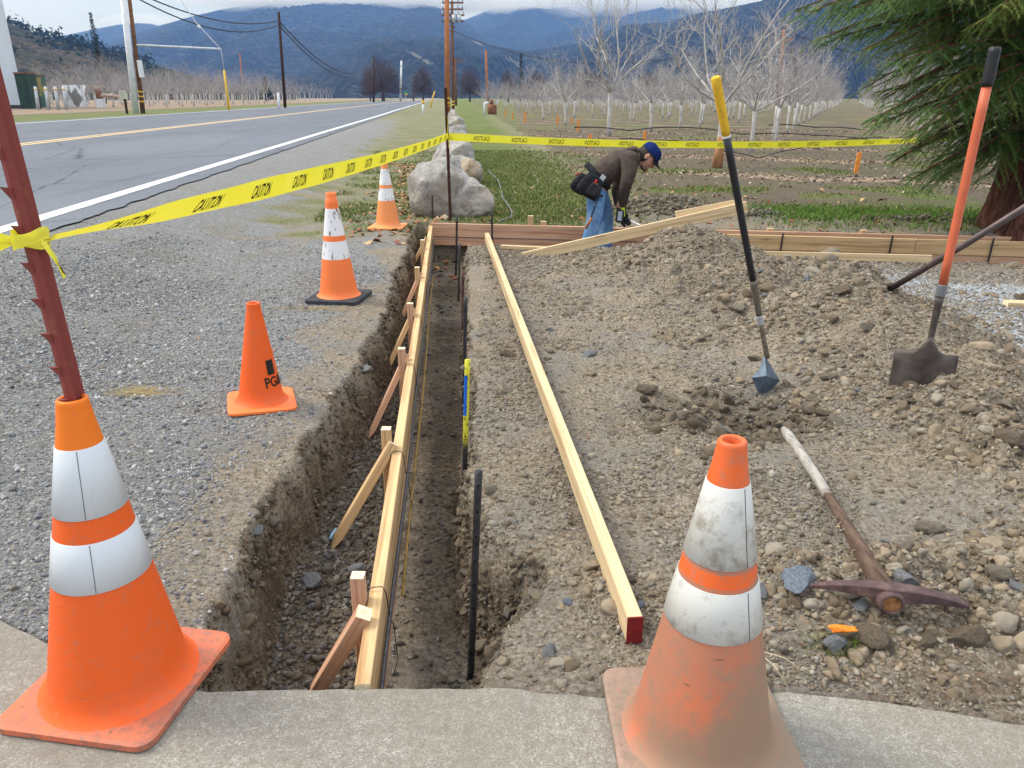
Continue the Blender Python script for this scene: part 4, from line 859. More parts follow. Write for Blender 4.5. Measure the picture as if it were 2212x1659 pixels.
# cross form behind the trench
ca = P(931, 481.5, .0); cb = P(2260, 513.5, .0); cd = (cb - ca).normalized()
cf = empty('formwork', ca, 'pink fir board wall across the far end of the trench', 'formwork')
for s0, s1 in ((0, .298), (.2985, .62), (.6205, 1)):
    timber('form_board', ca + (cb - ca) * s0 + Vector((0, 0, -.07)), ca + (cb - ca) * s1 + Vector((0, 0, -.07)), .038, .14, M['fir_z'], cf)
for s0, s1 in ((0, .45), (.4505, 1)):
    timber('form_board', ca + (cb - ca) * s0 + Vector((0, .003, -.188)), ca + (cb - ca) * s1 + Vector((0, .003, -.188)), .038, .092, M['fir_z'], cf)
e = MB(); e.smooth = True; e.tube([ca + cd * s_ + Vector((0, -.022, -.142)) for s_ in np.linspace(.02, 2.2, 12)], .003, 6); wb(e, 'seam_wire', M['rebar'], cf)
for u_, v_ in ((1146, 466), (1174, 478), (1437, 498), (1664, 493), (1866, 497)):
    q = ca + cd * ((u_ - 931) / (2260 - 931) * (cb - ca).length) if 0 else None
    q = Z(u_, v_, 8.25 - .147 * (P(u_, 490).x + .87) + .045); timber('stake', (q.x, q.y, -.35), (q.x, q.y, q.z), .06, .036, M['pine_z'], cf, up=(0, 1, 0))
timber('brace', P(1010, 585, -.35), Vector((ca.x + .42, ca.y - .03, -.22)), .036, .02, M['fir_z'], cf, up=(0, 1, 0))
# near form of the cross trench, on the right behind the mound
na = P(1500, 504, 0.0); nb = P(2290, 524, 0.0)
nf = empty('formwork', na, 'pale pine board form with black straps behind the soil mound', 'formwork')
for s0, s1 in ((0, .62), (.622, 1)):
    timber('form_board', na + (nb - na) * s0 + Vector((0, 0, -.07)), na + (nb - na) * s1 + Vector((0, 0, -.07)), .038, .14, M['pine_z'], nf)
timber('form_board', na + Vector((0, .012, -.19)), nb + Vector((0, .012, -.19)), .036, .11, M['fir_z'], nf)
for u_ in (1520, 1688, 1937, 2158):
    t_ = (u_ - 1500) / (2290 - 1500); q = na + (nb - na) * (t_ * .96 + .02)
    e = MB(); e.tube([(q.x, q.y - .028, -.42), (q.x + .01, q.y - .028, .03)], .0085, 8); wb(e, 'steel_stake', M['steel'], nf)
# loose timber
def ends(name, a, b, wd, ht, mat, label, up=(0, 0, 1), end=None, cat='timber'):
    return tag(timber(name, a, b, wd, ht, mat, None, up, end), label, cat)
# white wet timber with the red painted end
a_ = hit(1368, 1372); b_ = P(1052, 522, .0)
A1 = Vector((a_.x - .005, 1.52, .050)); B1 = Vector((b_.x, b_.y, b_.z + .045))
M['pale_z'] = wood('pale_timber', (.66, .51, .31), (.48, .33, .17), 2, 1.0, True)
l1 = timber('lumber', A1, B1, .038, .075, M['pale_z'], None, (0, 0, 1)); tag(l1, 'long pale loose lumber with a dark red painted end lying beside the trench', 'lumber')
e = MB(); e.add([(-.0195, -.038, -.001), (.0195, -.038, -.001), (.0195, .038, -.001), (-.0195, .038, -.001), (-.0195, -.038, .004), (.0195, -.038, .004), (.0195, .038, .004), (-.0195, .038, .004)], [(3, 2, 1, 0), (0, 1, 5, 4), (1, 2, 6, 5), (2, 3, 7, 6), (3, 0, 4, 7)])
e.build('red_painted_end', M['redpaint'], l1)
A2 = Z(1130, 556, 6.5); B2 = Z(1614, 447, 6.05)
ends('lumber', A2, B2, .038, .085, M['pale_z'], 'long lumber leaning up over the crest of the soil mound before the worker')
C2 = A2 + (B2 - A2) * .70 + Vector((0, .03, .065)); D2 = A2 + (B2 - A2) * .985 + Vector((0, .03, .045)); ends('lumber', C2, D2, .02, .05, M['pale_z'], 'short thin strip resting on the raised end of the leaning lumber')
ends('lumber', P(1083, 533, .02), P(1262, 541, .02), .05, .03, M['pale_z'], 'thin pale strip lying at the worker feet before the pink boards')
ends('lumber', Z(1597, 549, 6.35), Z(2012, 559, 6.0), .02, .06, M['pale_z'], 'yellow pine plank lying in front of the pale board form')
ends('lumber', P(2172, 655, .02), P(2250, 658, .02), .08, .03, M['pale_z'], 'short wood offcut on the crushed rock at the right edge')
ends('lumber', P(1330, 497, .0), P(1385, 493, .04), .04, .03, M['fir_z'], 'short wooden block lying under the cordless tool')
e = MB(); e.smooth = True; e.tube([Z(1364, 478, 7.9), Z(1392, 492, 7.7)], .012, 10); tag(e.build('pipe', M['galv']), 'short galvanised pipe lying on the soil right of the worker hands', 'pipe')

# steel stakes in the trench
def steel_stake(bu, bv, tu, tv, r, mat, label, Y=None, holes=True, zb=-.37, cut=None):
    b_ = P(bu, bv, zb) if Y is None else Z(bu, bv, Y); t_ = Z(tu, tv, b_.y)
    st_ = empty('form_stake', b_, label, 'stake'); e = MB(); e.smooth = True
    n_ = 12; e.tube([b_ + (t_ - b_) * (i / n_) for i in range(n_ + 1)], r, 10); o = wb(e, 'shaft', mat, st_)
    return st_, b_, t_
HOLE = plain('stake_hole', (.005, .005, .005), .9, .1, .1, 5)
def holes(st_, b_, t_, r, n):
    for i in range(n):
        q = b_ + (t_ - b_) * ((i + .5) / n); e = MB(); e.ball(q - Vector((0, r * .86, 0)), (.0035, .0025, .0045), None, 8, 6); wb(e, 'nail_hole', HOLE, st_)
s1 = steel_stake(1016, 1475, 1034, 1018, .0105, M['steel'], 'nearest dark steel stake with nail holes at the right trench wall'); holes(*s1, .0105, 9)
q_ = NT('yellow_black_stake', .6, .4); g_ = q_.n.new('ShaderNodeSeparateXYZ'); q_.L(q_.tc, g_.inputs[0]); gr_ = q_.math('ADD', g_.outputs[2], q_.math('MULTIPLY', q_.math('SUBTRACT', q_.noise(60, 4), .5), .06))
c_ = q_.ramp(q_.math('ADD', gr_, .5), [(.50, (.02, .021, .024)), (.51, (.02, .021, .024)), (.56, (.55, .50, .03)), (.6, (.62, .58, .04))]); c_ = q_.mix(q_.ramp(q_.noise(80, 5), [(.55, 0.0), (.62, .8)]), c_, (.03, .03, .03)); q_.base(c_); M['ybstake'] = q_.m
s2 = steel_stake(1000, 1150, 1010, 777, .0105, M['ybstake'], 'steel stake sprayed yellow and blue on its upper half'); holes(*s2, .0105, 6)
e = MB(); q0 = s2[1] + (s2[2] - s2[1]) * .70; q1 = s2[1] + (s2[2] - s2[1]) * .92; e.smooth = True
e.add([p_ + Vector((r_ * math.cos(a_), r_ * math.sin(a_), 0)) for p_ in (q0, q1) for r_, a_ in [(.0112, R(200 + 20 * i)) for i in range(5)]], [(i, i + 1, i + 6, i + 5) for i in range(4)])
wb(e, 'blue_spray_patch', plain('blue_spray_paint', (.01, .12, .55), .6, .3, .2, 40), s2[0])
s3 = steel_stake(1001, 900, 1006, 643, .0105, M['steel'], 'black steel stake just behind the yellow sprayed stake'); holes(*s3, .0105, 5)
steel_stake(999, 780, 1000, 584, .0095, M['ruststeel'], 'rusty brown steel stake in the middle of the stake row')
steel_stake(990, 650, 993, 525, .0085, M['rebar'], 'slim grey bar in the stake row before the cross trench')
steel_stake(985, 595, 987, 466, .0105, M['steel'], 'tall black stake in front of the pink cross board')
steel_stake(1063, 528, 1063, 460, .0105, M['steel'], 'black stake against the pink cross board right of the trench', Y=8.05)
steel_stake(934, 470, 934, 409, .009, M['ruststeel'], 'thin brown stake before the left side of the biggest boulder', Y=8.6)
e = MB(); e.smooth = True
def rag(name, pts, r, mat, label, cat, n=8): e_ = MB(); e_.smooth = True; e_.tube(pts, r, n); return tag(e_.build(name, mat), label, cat)
rag('hose', [on(*P(u, v)[:2], .012) for u, v in ((900, 462), (935, 468), (985, 476), (1040, 483), (1080, 481), (1103, 474), (1107, 462), (1098, 447), (1086, 430), (1082, 410), (1076, 392), (1062, 378), (1055, 370))], .011, M['hose'], 'grey garden hose curving through the grass round the boulder foot', 'hose')
# blue plastic scrap at a brace foot
e = MB(); c_ = P(713, 1165, -.33); e.smooth = True; e.tube([c_ + Vector((0, 0, 0)), c_ + Vector((.006, .02, .012)), c_ + Vector((.016, .05, .016))], .006, 6); tag(e.build('plastic_scrap', plain('light_blue_plastic', (.35, .6, .85), .4, .4, .1, 5)), 'light blue plastic scrap at the foot of the second brace', 'plastic scrap')

# ------------------------------------------------------------------ tools
def tool_root(name, loc, label, cat): return empty(name, loc, label, cat)
# long shovel with the yellow grip
gb_ = hit(1645, 846); g9 = Z(1657, 772, gb_.y + .02); g0 = Z(1546, 168, gb_.y - .25); ax = (g9 - g0)
def along(p0, p1, v):
    for i in range(400):
        q = p0 + (p1 - p0) * i / 399
        if pix(q)[1] > v: return q
    return p1
sh = tool_root('drain_spade', g9, 'slim spade with yellow grip and black shaft stuck upright in the dug hollow', 'spade')
p1, p2, p3, p4 = (along(g0, g9, v) for v in (292, 604, 680, 700))
def seg(name, a, b, ra, rb, mat, par, n=16, round_=False):
    e = MB(); e.smooth = True; pts = [a + (b - a) * i / 8 for i in range(9)]; rr = [ra + (rb - ra) * i / 8 for i in range(9)]
    if round_: pts = [a - (b - a).normalized() * .004 + (b - a).normalized() * .004 * 0] + pts; rr = [ra * .7] + rr
    e.tube(pts, rr, n); return wb(e, name, mat, par)
q_ = NT('yellow_grip', .7, .2); n_ = q_.noise(35, 7, rough=.75); q_.base(q_.mix(q_.ramp(n_, [(.5, 0.0), (.66, .7)]), (.72, .44, .035), (.42, .22, .03))); q_.bump(n_, .5, .002)
seg('grip', g0, p1, .019, .0165, q_.m, sh, round_=True); seg('ring', p1, p1 + ax.normalized() * .008, .0175, .0175, M['white'], sh)
q_ = NT('black_shaft_scuffed', .3, .5); n_ = q_.noise(60, 5, rough=.8); q_.base(q_.mix(q_.ramp(n_, [(.70, 0.0), (.73, .8)]), (.012, .014, .020), (.35, .36, .38)))
seg('shaft', p1 + ax.normalized() * .008, p2, .0155, .0150, q_.m, sh); seg('ferrule', p2, p3, .0165, .014, plain('worn_brown_ferrule', (.15, .125, .10), .6, .4, .35, 30, .2), sh)
seg('collar', p3, p4, .0150, .0150, M['galv'], sh); seg('neck', p4, g9, .010, .013, plain('muddy_steel', (.20, .16, .12), .9, .2, .5, 60, 0, .8), sh)
e = MB(); bs = hit(1640, 850); W1 = Vector((.042, 0, 0)); top = g9 + Vector((0, -.005, .02)); 
pts = [Z(1652, 768, g9.y - .01), Z(1668, 795, g9.y + .0), Z(1685, 822, g9.y - .0), Z(1662, 848, g9.y - .03), Z(1640, 852, g9.y - .055), Z(1624, 816, g9.y - .045), Z(1640, 800, g9.y - .04)]
ctr = Z(1656, 812, g9.y - .075)
Vb = [p_ for p_ in pts] + [ctr] + [p_ + Vector((0, .004, 0)) for p_ in pts] + [ctr + Vector((0, .004, 0))]
fs = [(i, (i + 1) % 7, 7) for i in range(7)] + [(8 + (i + 1) % 7, 8 + i, 15) for i in range(7)] + [(i, 8 + i, 8 + (i + 1) % 7, (i + 1) % 7) for i in range(7)]
e.add(Vb, fs); wb(e, 'blade', plain('blue_grey_steel_blade', (.10, .14, .19), .45, .5, .45, 25, .4, .3), sh)
# square shovel with the orange handle
hb_ = hit(2050, 806); h9 = Z(2009, 738, hb_.y + .02); h0 = Z(2150, 104, h9.y + .02); k1 = along(h0, h9, 186); k2 = along(h0, h9, 614); k3 = along(h0, h9, 640)
ss = tool_root('square_shovel', h9, 'square-mouth shovel with orange handle and black end cap standing in the soil', 'shovel')
seg('end_cap', h0, k1, .0205, .0205, M['blackplastic'], ss, round_=True); seg('handle', k1, k2, .0175, .0165, plain('orange_fibreglass', (.60, .135, .06), .45, .4, .10, 14), ss)
seg('ring', k2, k3, .0185, .0185, plain('grey_ring', (.16, .17, .18), .5, .4, .2, 20), ss)
SM = plain('worn_brown_steel', (.095, .075, .068), .6, .45, .45, 18, .35, .5)
seg('socket', k3, h9 + (h0 - h9).normalized() * -.012, .0165, .0105, SM, ss)
e = MB(); e.smooth = True; dn = -(h0 - h9).normalized(); side = Vector((1, 0, 0)); side = (side - dn * side.dot(dn)).normalized(); side = (side + Vector((0, -.42, 0))).normalized(); side = (side - dn * side.dot(dn)).normalized(); nrm = side.cross(dn)
V = []; nu, nv_ = 15, 12
for j in range(nv_):
    for i in range(nu):
        s_ = (i / (nu - 1) - .5) * 2; t_ = j / (nv_ - 1); cup = .018 * (s_ ** 2) + .012 * math.exp(-(s_ / .22) ** 2) * (1 - t_) * -1
        topz = .052 - .078 * math.exp(-(abs(s_) / .24) ** 1.6) ; zz_ = topz + (.23 - topz) * t_
        roll = .012 * (1 - t_) ** 6 * (abs(s_) > .3)
        V.append(h9 + side * (s_ * .118) + dn * zz_ - nrm * (cup + roll) * (-1))
e.add(V, [(j * nu + i, j * nu + i + 1, (j + 1) * nu + i + 1, (j + 1) * nu + i) for j in range(nv_ - 1) for i in range(nu - 1)])
bl = wb(e, 'blade', SM, ss); md = bl.modifiers.new('solid', 'SOLIDIFY'); md.thickness = .004
# dark pipe leaning in from the right
r0_ = hit(1922, 632); r1_ = Z(2290, 400, 3.6); rag('digging_bar', [r0_ + Vector((0, 0, .02)), (r0_ + r1_) / 2, r1_], [.018, .017, .017], plain('brown_grey_steel', (.115, .085, .085), .5, .5, .3, 15, .4), 'long dark steel bar sloping down from the right edge to the soil', 'steel bar', 14)
# pickaxe
pa = hit(1690, 948); pe = hit(1905, 1318); pa = pa + Vector((0, 0, .045)); pe = Vector((pe.x, pe.y, max(pe.z, .03) + .045))
pk = tool_root('pickaxe', pe, 'old pickaxe with weathered grey handle and rusty purple-brown head lying on the rocks', 'pickaxe')
q_ = NT('weathered_pick_handle', .9, .15); n_ = q_.noise(1, 6, q_.map((60, 8, 60)), .65); pos = q_.n.new('ShaderNodeSeparateXYZ'); q_.L(q_.tc, pos.inputs[0])
cg = q_.ramp(n_, [(.3, (.20, .185, .165)), (.5, (.36, .34, .31)), (.7, (.46, .44, .41))]); cbn = q_.ramp(n_, [(.3, (.055, .035, .028)), (.7, (.17, .115, .085))])
yy_ = q_.math('ADD', pos.outputs[1], q_.math('MULTIPLY', q_.math('SUBTRACT', q_.noise(30, 4), .5), .12)); split_ = pe.y + (pa.y - pe.y) * .45
fac = q_.ramp(q_.math('ADD', q_.math('SUBTRACT', yy_, split_), .5), [(.48, 0.0), (.53, 1.0)]); q_.base(q_.mix(fac, cbn, cg)); q_.bump(n_, .6, .003)
e = MB(); e.smooth = True; d_ = pe - pa; rr = []; pts = []
for i in range(15):
    t_ = i / 14; pts.append(pa + d_ * t_ + Vector((0, 0, .016 * math.sin(t_ * 3)))); rr.append(.0190 + .002 * math.cos(t_ * 5) + .009 * max(0, t_ - .7) / .3)
rr[0] = .012; e.tube(pts, rr, 14); hd = wb(e, 'handle', q_.m, pk)
q_ = NT('rusty_pick_steel', .75, .35); n_ = q_.noise(22, 7, rough=.7); q_.base(q_.ramp(n_, [(.3, (.050, .028, .030)), (.52, (.10, .060, .062)), (.7, (.20, .13, .10))])); q_.bump(n_, .6, .003); PKM = q_.m
tipL = hit(1745, 1290) + Vector((0, 0, .035)); tipR = hit(2080, 1331) + Vector((0, 0, .03)); eye = pe + (pe - pa).normalized() * .025
def quadbar(stations, mat, name, par, n=4):
    e = MB(); vs_ = []
    for c_, sx, sy, sz in stations: vs_ += [c_ + Vector((0, -sy, -sz)), c_ + Vector((0, sy, -sz)), c_ + Vector((0, sy, sz)), c_ + Vector((0, -sy, sz))]
    k_ = len(stations); e.add(vs_, [(j * 4 + i, j * 4 + (i + 1) % 4, (j + 1) * 4 + (i + 1) % 4, (j + 1) * 4 + i) for j in range(k_ - 1) for i in range(4)] + [(3, 2, 1, 0), tuple((k_ - 1) * 4 + i for i in range(4))])
    o = wb(e, name, mat, par); md = o.modifiers.new('bevel', 'BEVEL'); md.width = .003; md.segments = 2; return o
mid = eye + Vector((0, 0, .0)); st_ = []
for t_ in np.linspace(0, 1, 9): st_.append((tipL.lerp(mid, t_) + Vector((0, .0, .018 * math.sin(t_ * 2.2))), 0, .005 + .015 * t_ ** .8, .004 + .018 * t_))
for t_ in np.linspace(.12, 1, 8): st_.append((mid.lerp(tipR, t_) + Vector((0, .0, .018 * math.sin((1 - t_) * 2.2))), 0, .020 - .004 * t_, .022 - .017 * t_))
quadbar(st_, PKM, 'head', pk)
e = MB(); e.smooth = True; dz = (pe - pa).normalized(); Me = dz.to_track_quat('Z', 'Y').to_matrix()
e.lathe([(.024, -.035), (.031, -.02), (.033, .0), (.031, .022), (.026, .030), (.0225, .030), (.0215, .020)], 20, None); e.v = [tuple(Me @ (Vector(v_) * 1) + eye) for v_ in e.v]; wb(e, 'eye_collar', PKM, pk)
e = MB(); e.tube([eye + dz * .0, eye + dz * .026], .0212, 16); wb(e, 'handle_end', plain('handle_end_grain', (.24, .11, .05), .9, .1, .5, 60), hd if False else pk)
q_ = plain('frayed_twine', (.52, .48, .40), .95, .1, .2, 30); e = MB(); e.smooth = True
for k_ in range(6):
    c0 = pa + d_ * (.68 + .036 * k_ + random.uniform(-.01, .01)); 
    e.tube([c0 + Me @ Vector((.0265 * math.cos(a_ * .42 + k_), .0265 * math.sin(a_ * .42 + k_), .045 * math.sin(k_ * 2.1) * a_ / 11 + .004 * math.sin(a_ * 2.3))) for a_ in range(12)], .0008, 4)
wb(e, 'twine_wrap', q_, pk)

# ------------------------------------------------------------------ bare orchard trees
def bark(name, c, c2, s_=6):
    q = NT(name, .95, .1); n = q.noise(s_, 6, q.map((1, 1, .5)), .7); q.base(q.ramp(n, [(.35, c), (.65, c2)])); q.bump(n, .7, .02); return q.m
TWIG = bark('grey_twig_bark', (.24, .215, .21), (.50, .465, .46)); LIMB = bark('whitewashed_trunk', (.34, .31, .28), (.66, .65, .64), 9)
TWIGL = bark('pale_limb_bark', (.30, .275, .26), (.58, .555, .53), 8)
OAKB = bark('dark_oak_twigs', (.060, .042, .042), (.125, .085, .080), .6)
def bare_tree(seed, h=3.6, th=.95, spread=1.0, lim=5, lod=0, whips=0):
    g = random.Random(seed); T = MB(); T.smooth = True; C = MB(); C.smooth = True
    lean = Vector((g.uniform(-.06, .06), g.uniform(-.06, .06), 0)); r0 = .050
    pts = [lean * (i / 4) + Vector((g.uniform(-.02, .02), g.uniform(-.02, .02), th * i / 4)) for i in range(5)]
    T.tube(pts, [r0 * 1.35, r0 * 1.05, r0, r0 * .98, r0 * 1.1], 8 if lod == 0 else 5); top = pts[-1]
    n4 = 4 if lod == 0 else 3
    def grow(p, d, L_, r, lev):
        ns = 5 if lev < 2 and lod == 0 else (3 if lod == 0 else 2); q = p; path = [q]; rad = [r]; sub = []
        for i in range(ns):
            d = (d + Vector((g.uniform(-.36, .36), g.uniform(-.36, .36), g.uniform(-.16, .30))) * (1 if lev else .75)).normalized()
            q = q + d * (L_ / ns); path.append(q); rad.append(r * (1 - .55 * (i + 1) / ns)); sub.append((q, d, r * (1 - .55 * (i + 1) / ns)))
        C.tube(path, rad, 5 if (lev == 0 and lod == 0) else n4, False)
        if lev >= (3 if lod == 0 else 2): return
        k_ = [3, 3, 3][min(lev, 2)] if lod == 0 else 2
        for (q, d_, rr) in sub:
            for _ in range(k_ if q is not sub[-1][0] else k_ + 1):
                if g.random() < .60: continue
                a = g.uniform(0, 6.28); o = d_.orthogonal().normalized(); o = Quaternion(d_, a) @ o
                nd = (d_ * g.uniform(.4, 1.0) + o * g.uniform(.5, 1.0) + Vector((0, 0, .25))).normalized()
                grow(q, nd, L_ * g.uniform(.34, .58), max(rr * .6, .0035), lev + 1 + (g.random() < .25))
    for i in range(lim):
        a = i * 6.283 / lim + g.uniform(-.4, .4); el = g.uniform(.55, 1.15)
        d = Vector((math.cos(a) * math.cos(el) * spread, math.sin(a) * math.cos(el) * spread, math.sin(el))).normalized()
        grow(top, d, (h - th) * g.uniform(.55, .8), r0 * .55, 0)
    for i in range(whips):
        a = g.uniform(0, 6.28); b = top + Vector((math.cos(a) * .5, math.sin(a) * .5, (h - th) * g.uniform(.35, .7))); C.tube([b, b + Vector((g.uniform(-.1, .1), 0, .7)), b + Vector((g.uniform(-.25, .25), 0, 1.5))], [.012, .008, .004], 4, False)
    zz = max(v_[2] for v_ in C.v); kz = (h - th) / (zz - th); kx = min(1.0, (.60 + .4 * kz)) * .9
    if not whips: C.v = [(v_[0] * kx, v_[1] * kx, th + (v_[2] - th) * kz) if v_[2] > th else v_ for v_ in C.v]
    return T, C
def tree_me(tc, name, limb=None):
    r_ = []
    for m_, nm, mt in ((tc[0], 'trunk', LIMB), (tc[1], 'crown', limb or TWIG)):
        me = bpy.data.meshes.new(nm); me.from_pydata(m_.v, [], m_.f); me.materials.append(mt); me.polygons.foreach_set('use_smooth', m_.sm); me.update(); r_.append(me)
    return r_
VAR = [tree_me(bare_tree(300 + i, 3.6, .95, g_, 5), 'v') for i, g_ in enumerate((1, 1.15, .9, 1.05, 1.2))]
BIG = [tree_me(bare_tree(400 + i, 3.7, 1.0, 1.1, 6), 'v', TWIGL) for i in range(4)]
def put_tree(p, s_, rz, me, label, group, name='orchard_tree'):
    t = empty(name, p, label, 'tree', group, rz); t.scale = (s_, s_, s_)
    for m_, nm in zip(me, ('trunk', 'crown')): o = bpy.data.objects.new(nm, m_); COL.objects.link(o); o.parent = t
    return t
G3 = random.Random(5); cands = []
# right orchard: rows running off to the right of the view
dR = Vector((.385, .923, 0)); nR = Vector((.923, -.385, 0)); o0 = P(1621, 330)
bu = [(300, 225), (1063, 238), (1174, 257), (1314, 290), (1430, 262), (1547, 340), (1600, 330), (1800, 330), (1980, 320), (2146, 371), (2400, 420)]
explicit = [((1174, 260), 1.0), ((1222, 271), 1.05), ((1315, 294), 1.42), ((1361, 264), 1.0), ((1406, 285), 1.05), ((1443, 257), 1.0), ((1468, 281), .95), ((1512, 274), 1.0), ((1551, 362), 1.12), ((1596, 264), 1.0), ((1621, 330), .95), ((2146, 371), .9)]
ex_l = {1315: 'tall spreading orchard tree with long whips above, left of the worker', 1551: 'near orchard tree with orange-brown lower trunk behind the tape and spade', 1621: 'whitewashed orchard tree just right of the spade handle, nearest of its row', 2146: 'whitewashed orchard tree seen under the conifer branches', 1406: 'orchard tree behind and above the worker cap', 1222: 'orchard tree with a curved white trunk left of the tallest tree', 1174: 'small orchard tree far left of the worker with orange stakes beside it'}
exP = []
for (u, v), s_ in explicit:
    p_ = P(u, v); exP.append(p_); k_ = int(u) % 4
    t_ = put_tree(p_, s_, G3.uniform(0, 6), BIG[k_] if u != 1315 else tree_me(bare_tree(77, 3.7, 1.0, 1.15, 6, 0, 9), 'v', TWIGL), ex_l.get(u, 'whitewashed bare orchard tree in the nearer rows behind the tape'), 'nearer orchard trees on the right')
for row in range(-16, 5):
    for j in range(-8, 70):
        p_ = Vector((o0.x, o0.y, 0)) + nR * (row * 4.65) + dR * (j * 3.6 + (row % 2) * .4)
        p_ += Vector((G3.uniform(-.25, .25), G3.uniform(-.25, .25), 0))
        if p_.y < 10 or p_.y > 260: continue
        u, v = pix(p_)
        if u < 1040 or u > 2330 or p_.x < -6 - .09 * p_.y + 9: continue
        if v > np.interp(u, [b_[0] for b_ in bu], [b_[1] for b_ in bu]) - (3 if row < 0 else 0): continue
        if any((p_ - e_).length < 2.3 for e_ in exP): continue
        cands.append((p_.length, p_, G3.uniform(.85, 1.12), 'R'))
# left orchard: rows along the road
for row in range(0, 11):
    for j in range(0, 30):
        y_ = 62 + j * 6 + G3.uniform(-.4, .4); x_ = float(road_white_x(y_)) - 27.5 - row * 6 + G3.uniform(-.4, .4); p_ = Vector((x_, y_, .2)); u, v = pix(p_)
        if u < 90 or (u < 560 and v > 233) : continue
        if u < 150 and y_ < 110: continue
        cands.append((p_.length / 1.6, p_, G3.uniform(1.45, 1.75), 'L'))
cands.sort(key=lambda c_: c_[0])
for i, (dd, p_, s_, sd_) in enumerate(cands[:285]):
    put_tree(p_, s_, G3.uniform(0, 6), VAR[i % 5], 'whitewashed bare tree in the orchard rows right of the road' if sd_ == 'R' else 'whitewashed bare tree in the orchard beyond the road', 'orchard trees right of the road' if sd_ == 'R' else 'orchard trees beyond the road')
def merged_trees(lst, name):
    lods = []
    for i in range(3):
        T, C = bare_tree(500 + i, 3.6, .95, 1.0, 4, 1); n_ = len(T.v); lods.append((np.array(T.v + C.v), T.f + [[k_ + n_ for k_ in f] for f in C.f], len(T.f)))
    V, Fq, mi, off = [], [], [], 0
    for i, (dd, p_, s_, sd_) in enumerate(lst):
        v_, f_, nt_ = lods[i % 3]; a = G3.uniform(0, 6.28); c_, s2_ = math.cos(a), math.sin(a); R_ = np.array([[c_, s2_, 0], [-s2_, c_, 0], [0, 0, 1]])
        V.append((v_ @ R_) * s_ + np.array(p_[:])); f4 = [f for f in f_ if len(f) == 4]; Fq.append(np.array(f4) + off); mi += [0 if max(f) < 25 else 1 for f in f4]; off += len(v_)
    o = link(name, npmesh(name, np.concatenate(V), np.concatenate(Fq), [LIMB, TWIG], True, None, mi)); o['kind'] = 'stuff'; return o
merged_trees(cands[285:1100], 'far_orchard')

# oak-like round bare trees and dark conifers far away
def oak(u, v, wpx, hpx, label, seed, green=False, Y=None):
    p = P(u, 214, 0) if Y is None else Vector((Z(u, 214, Y).x, Y, 0)); k_ = p.y / (FOC * 1.07) ; wd = wpx * k_; ht = hpx * k_
    g = random.Random(seed); t = empty('round_tree', p, label, 'tree', 'round trees at the far end of the orchards'); T = MB(); T.tube([(0, 0, 0), (0, 0, ht * .18), (g.uniform(-.3, .3), 0, ht * .35)], [wd * .045, wd * .035, wd * .03], 7); T.build('trunk', OAKB, t)
    C = MB()
    for i in range(520):
        a = g.uniform(0, 6.28); el = math.asin(g.uniform(-.15, 1)); d = Vector((math.cos(a) * math.cos(el), math.sin(a) * math.cos(el), math.sin(el))); rr = g.uniform(.75, 1.02) * (1 + .12 * math.sin(3 * a + seed) * math.cos(4 * el))
        tip = Vector((d.x * wd / 2, d.y * wd / 2, ht * .30 + d.z * ht * .70)) * 1.0; tip = Vector((tip.x * rr, tip.y * rr, tip.z * (.5 + .5 * rr)))
        st = Vector((0, 0, ht * .25)); mid = st.lerp(tip, .5) + Vector((g.uniform(-.04, .04) * wd, g.uniform(-.04, .04) * wd, -.02 * ht))
        if i < 60: C.tube([st, mid, tip], [wd * .014, wd * .009, wd * .002], 3, False)
        for _ in range(11):
            q = mid.lerp(tip, g.uniform(.2, 1)); e_ = q + Vector((g.gauss(0, .05) * wd, g.gauss(0, .05) * wd, g.gauss(.0, .04) * ht)); w2 = wd * .0030
            C.add([q - Vector((w2, 0, 0)), q + Vector((w2, 0, w2)), e_], [(0, 1, 2)])
    C.build('crown', OAKB, t)
    return t
oak(828, 192, 96, 92, 'widest round bare tree standing behind the second row of poles', 1, Y=230); oak(800, 190, 44, 70, 'smaller round bare tree merging with the widest one', 2, Y=240)
oak(914, 195, 54, 76, 'round bare tree between the white pole and the tall near pole', 3, Y=240); oak(1015, 195, 56, 74, 'round bare tree just right of the tall poles', 4, Y=240)
oak(1098, 195, 46, 68, 'round bare tree left of the small dark conifer', 5, Y=240); oak(1160, 195, 62, 64, 'round bare tree right of the small dark conifer', 6, Y=245); oak(1270, 195, 110, 66, 'broad bare tree behind the tallest orchard tree', 7, Y=245); oak(1400, 200, 70, 62, 'round bare tree behind the orchard tree above the cap', 8, Y=245)
CONM = NT('dark_conifer_needles', .9, .1); n_ = CONM.noise(.9, 5); CONM.base(CONM.ramp(n_, [(.35, (.008, .018, .012)), (.65, (.030, .050, .026))])); CONM = CONM.m
def far_conifer(u, Y, hpx, wpx, label, seed, ragged=.3, zb=.2, bottom=.1):
    p = Vector((Z(u, 214, Y).x, Y, zb)); k_ = Y / (FOC * 1.07); ht = hpx * k_; wd = wpx * k_; g = random.Random(seed); t = empty('conifer', p, label, 'tree')
    T = MB(); T.tube([(0, 0, 0), (0, 0, ht)], [wd * .06, wd * .01], 6); T.build('trunk', M['darkpole'], t); C = MB()
    for i in range(900):
        z = g.uniform(bottom, 1) ; w_ = wd / 2 * (1.05 - z) ** .6 * (.65 + ragged * math.sin(z * 23 + seed) + ragged * g.random()); a = g.uniform(0, 6.28); rr = w_ * g.uniform(.3, 1)
        c_ = Vector((math.cos(a) * rr, math.sin(a) * rr, z * ht)); s_ = wd * .055
        C.add([c_ + Vector((g.uniform(-1, 1), g.uniform(-1, 1), g.uniform(-.8, .8))) * s_ for _ in range(4)], [(0, 1, 2), (0, 2, 3)])
    C.build('crown', CONM, t); return t
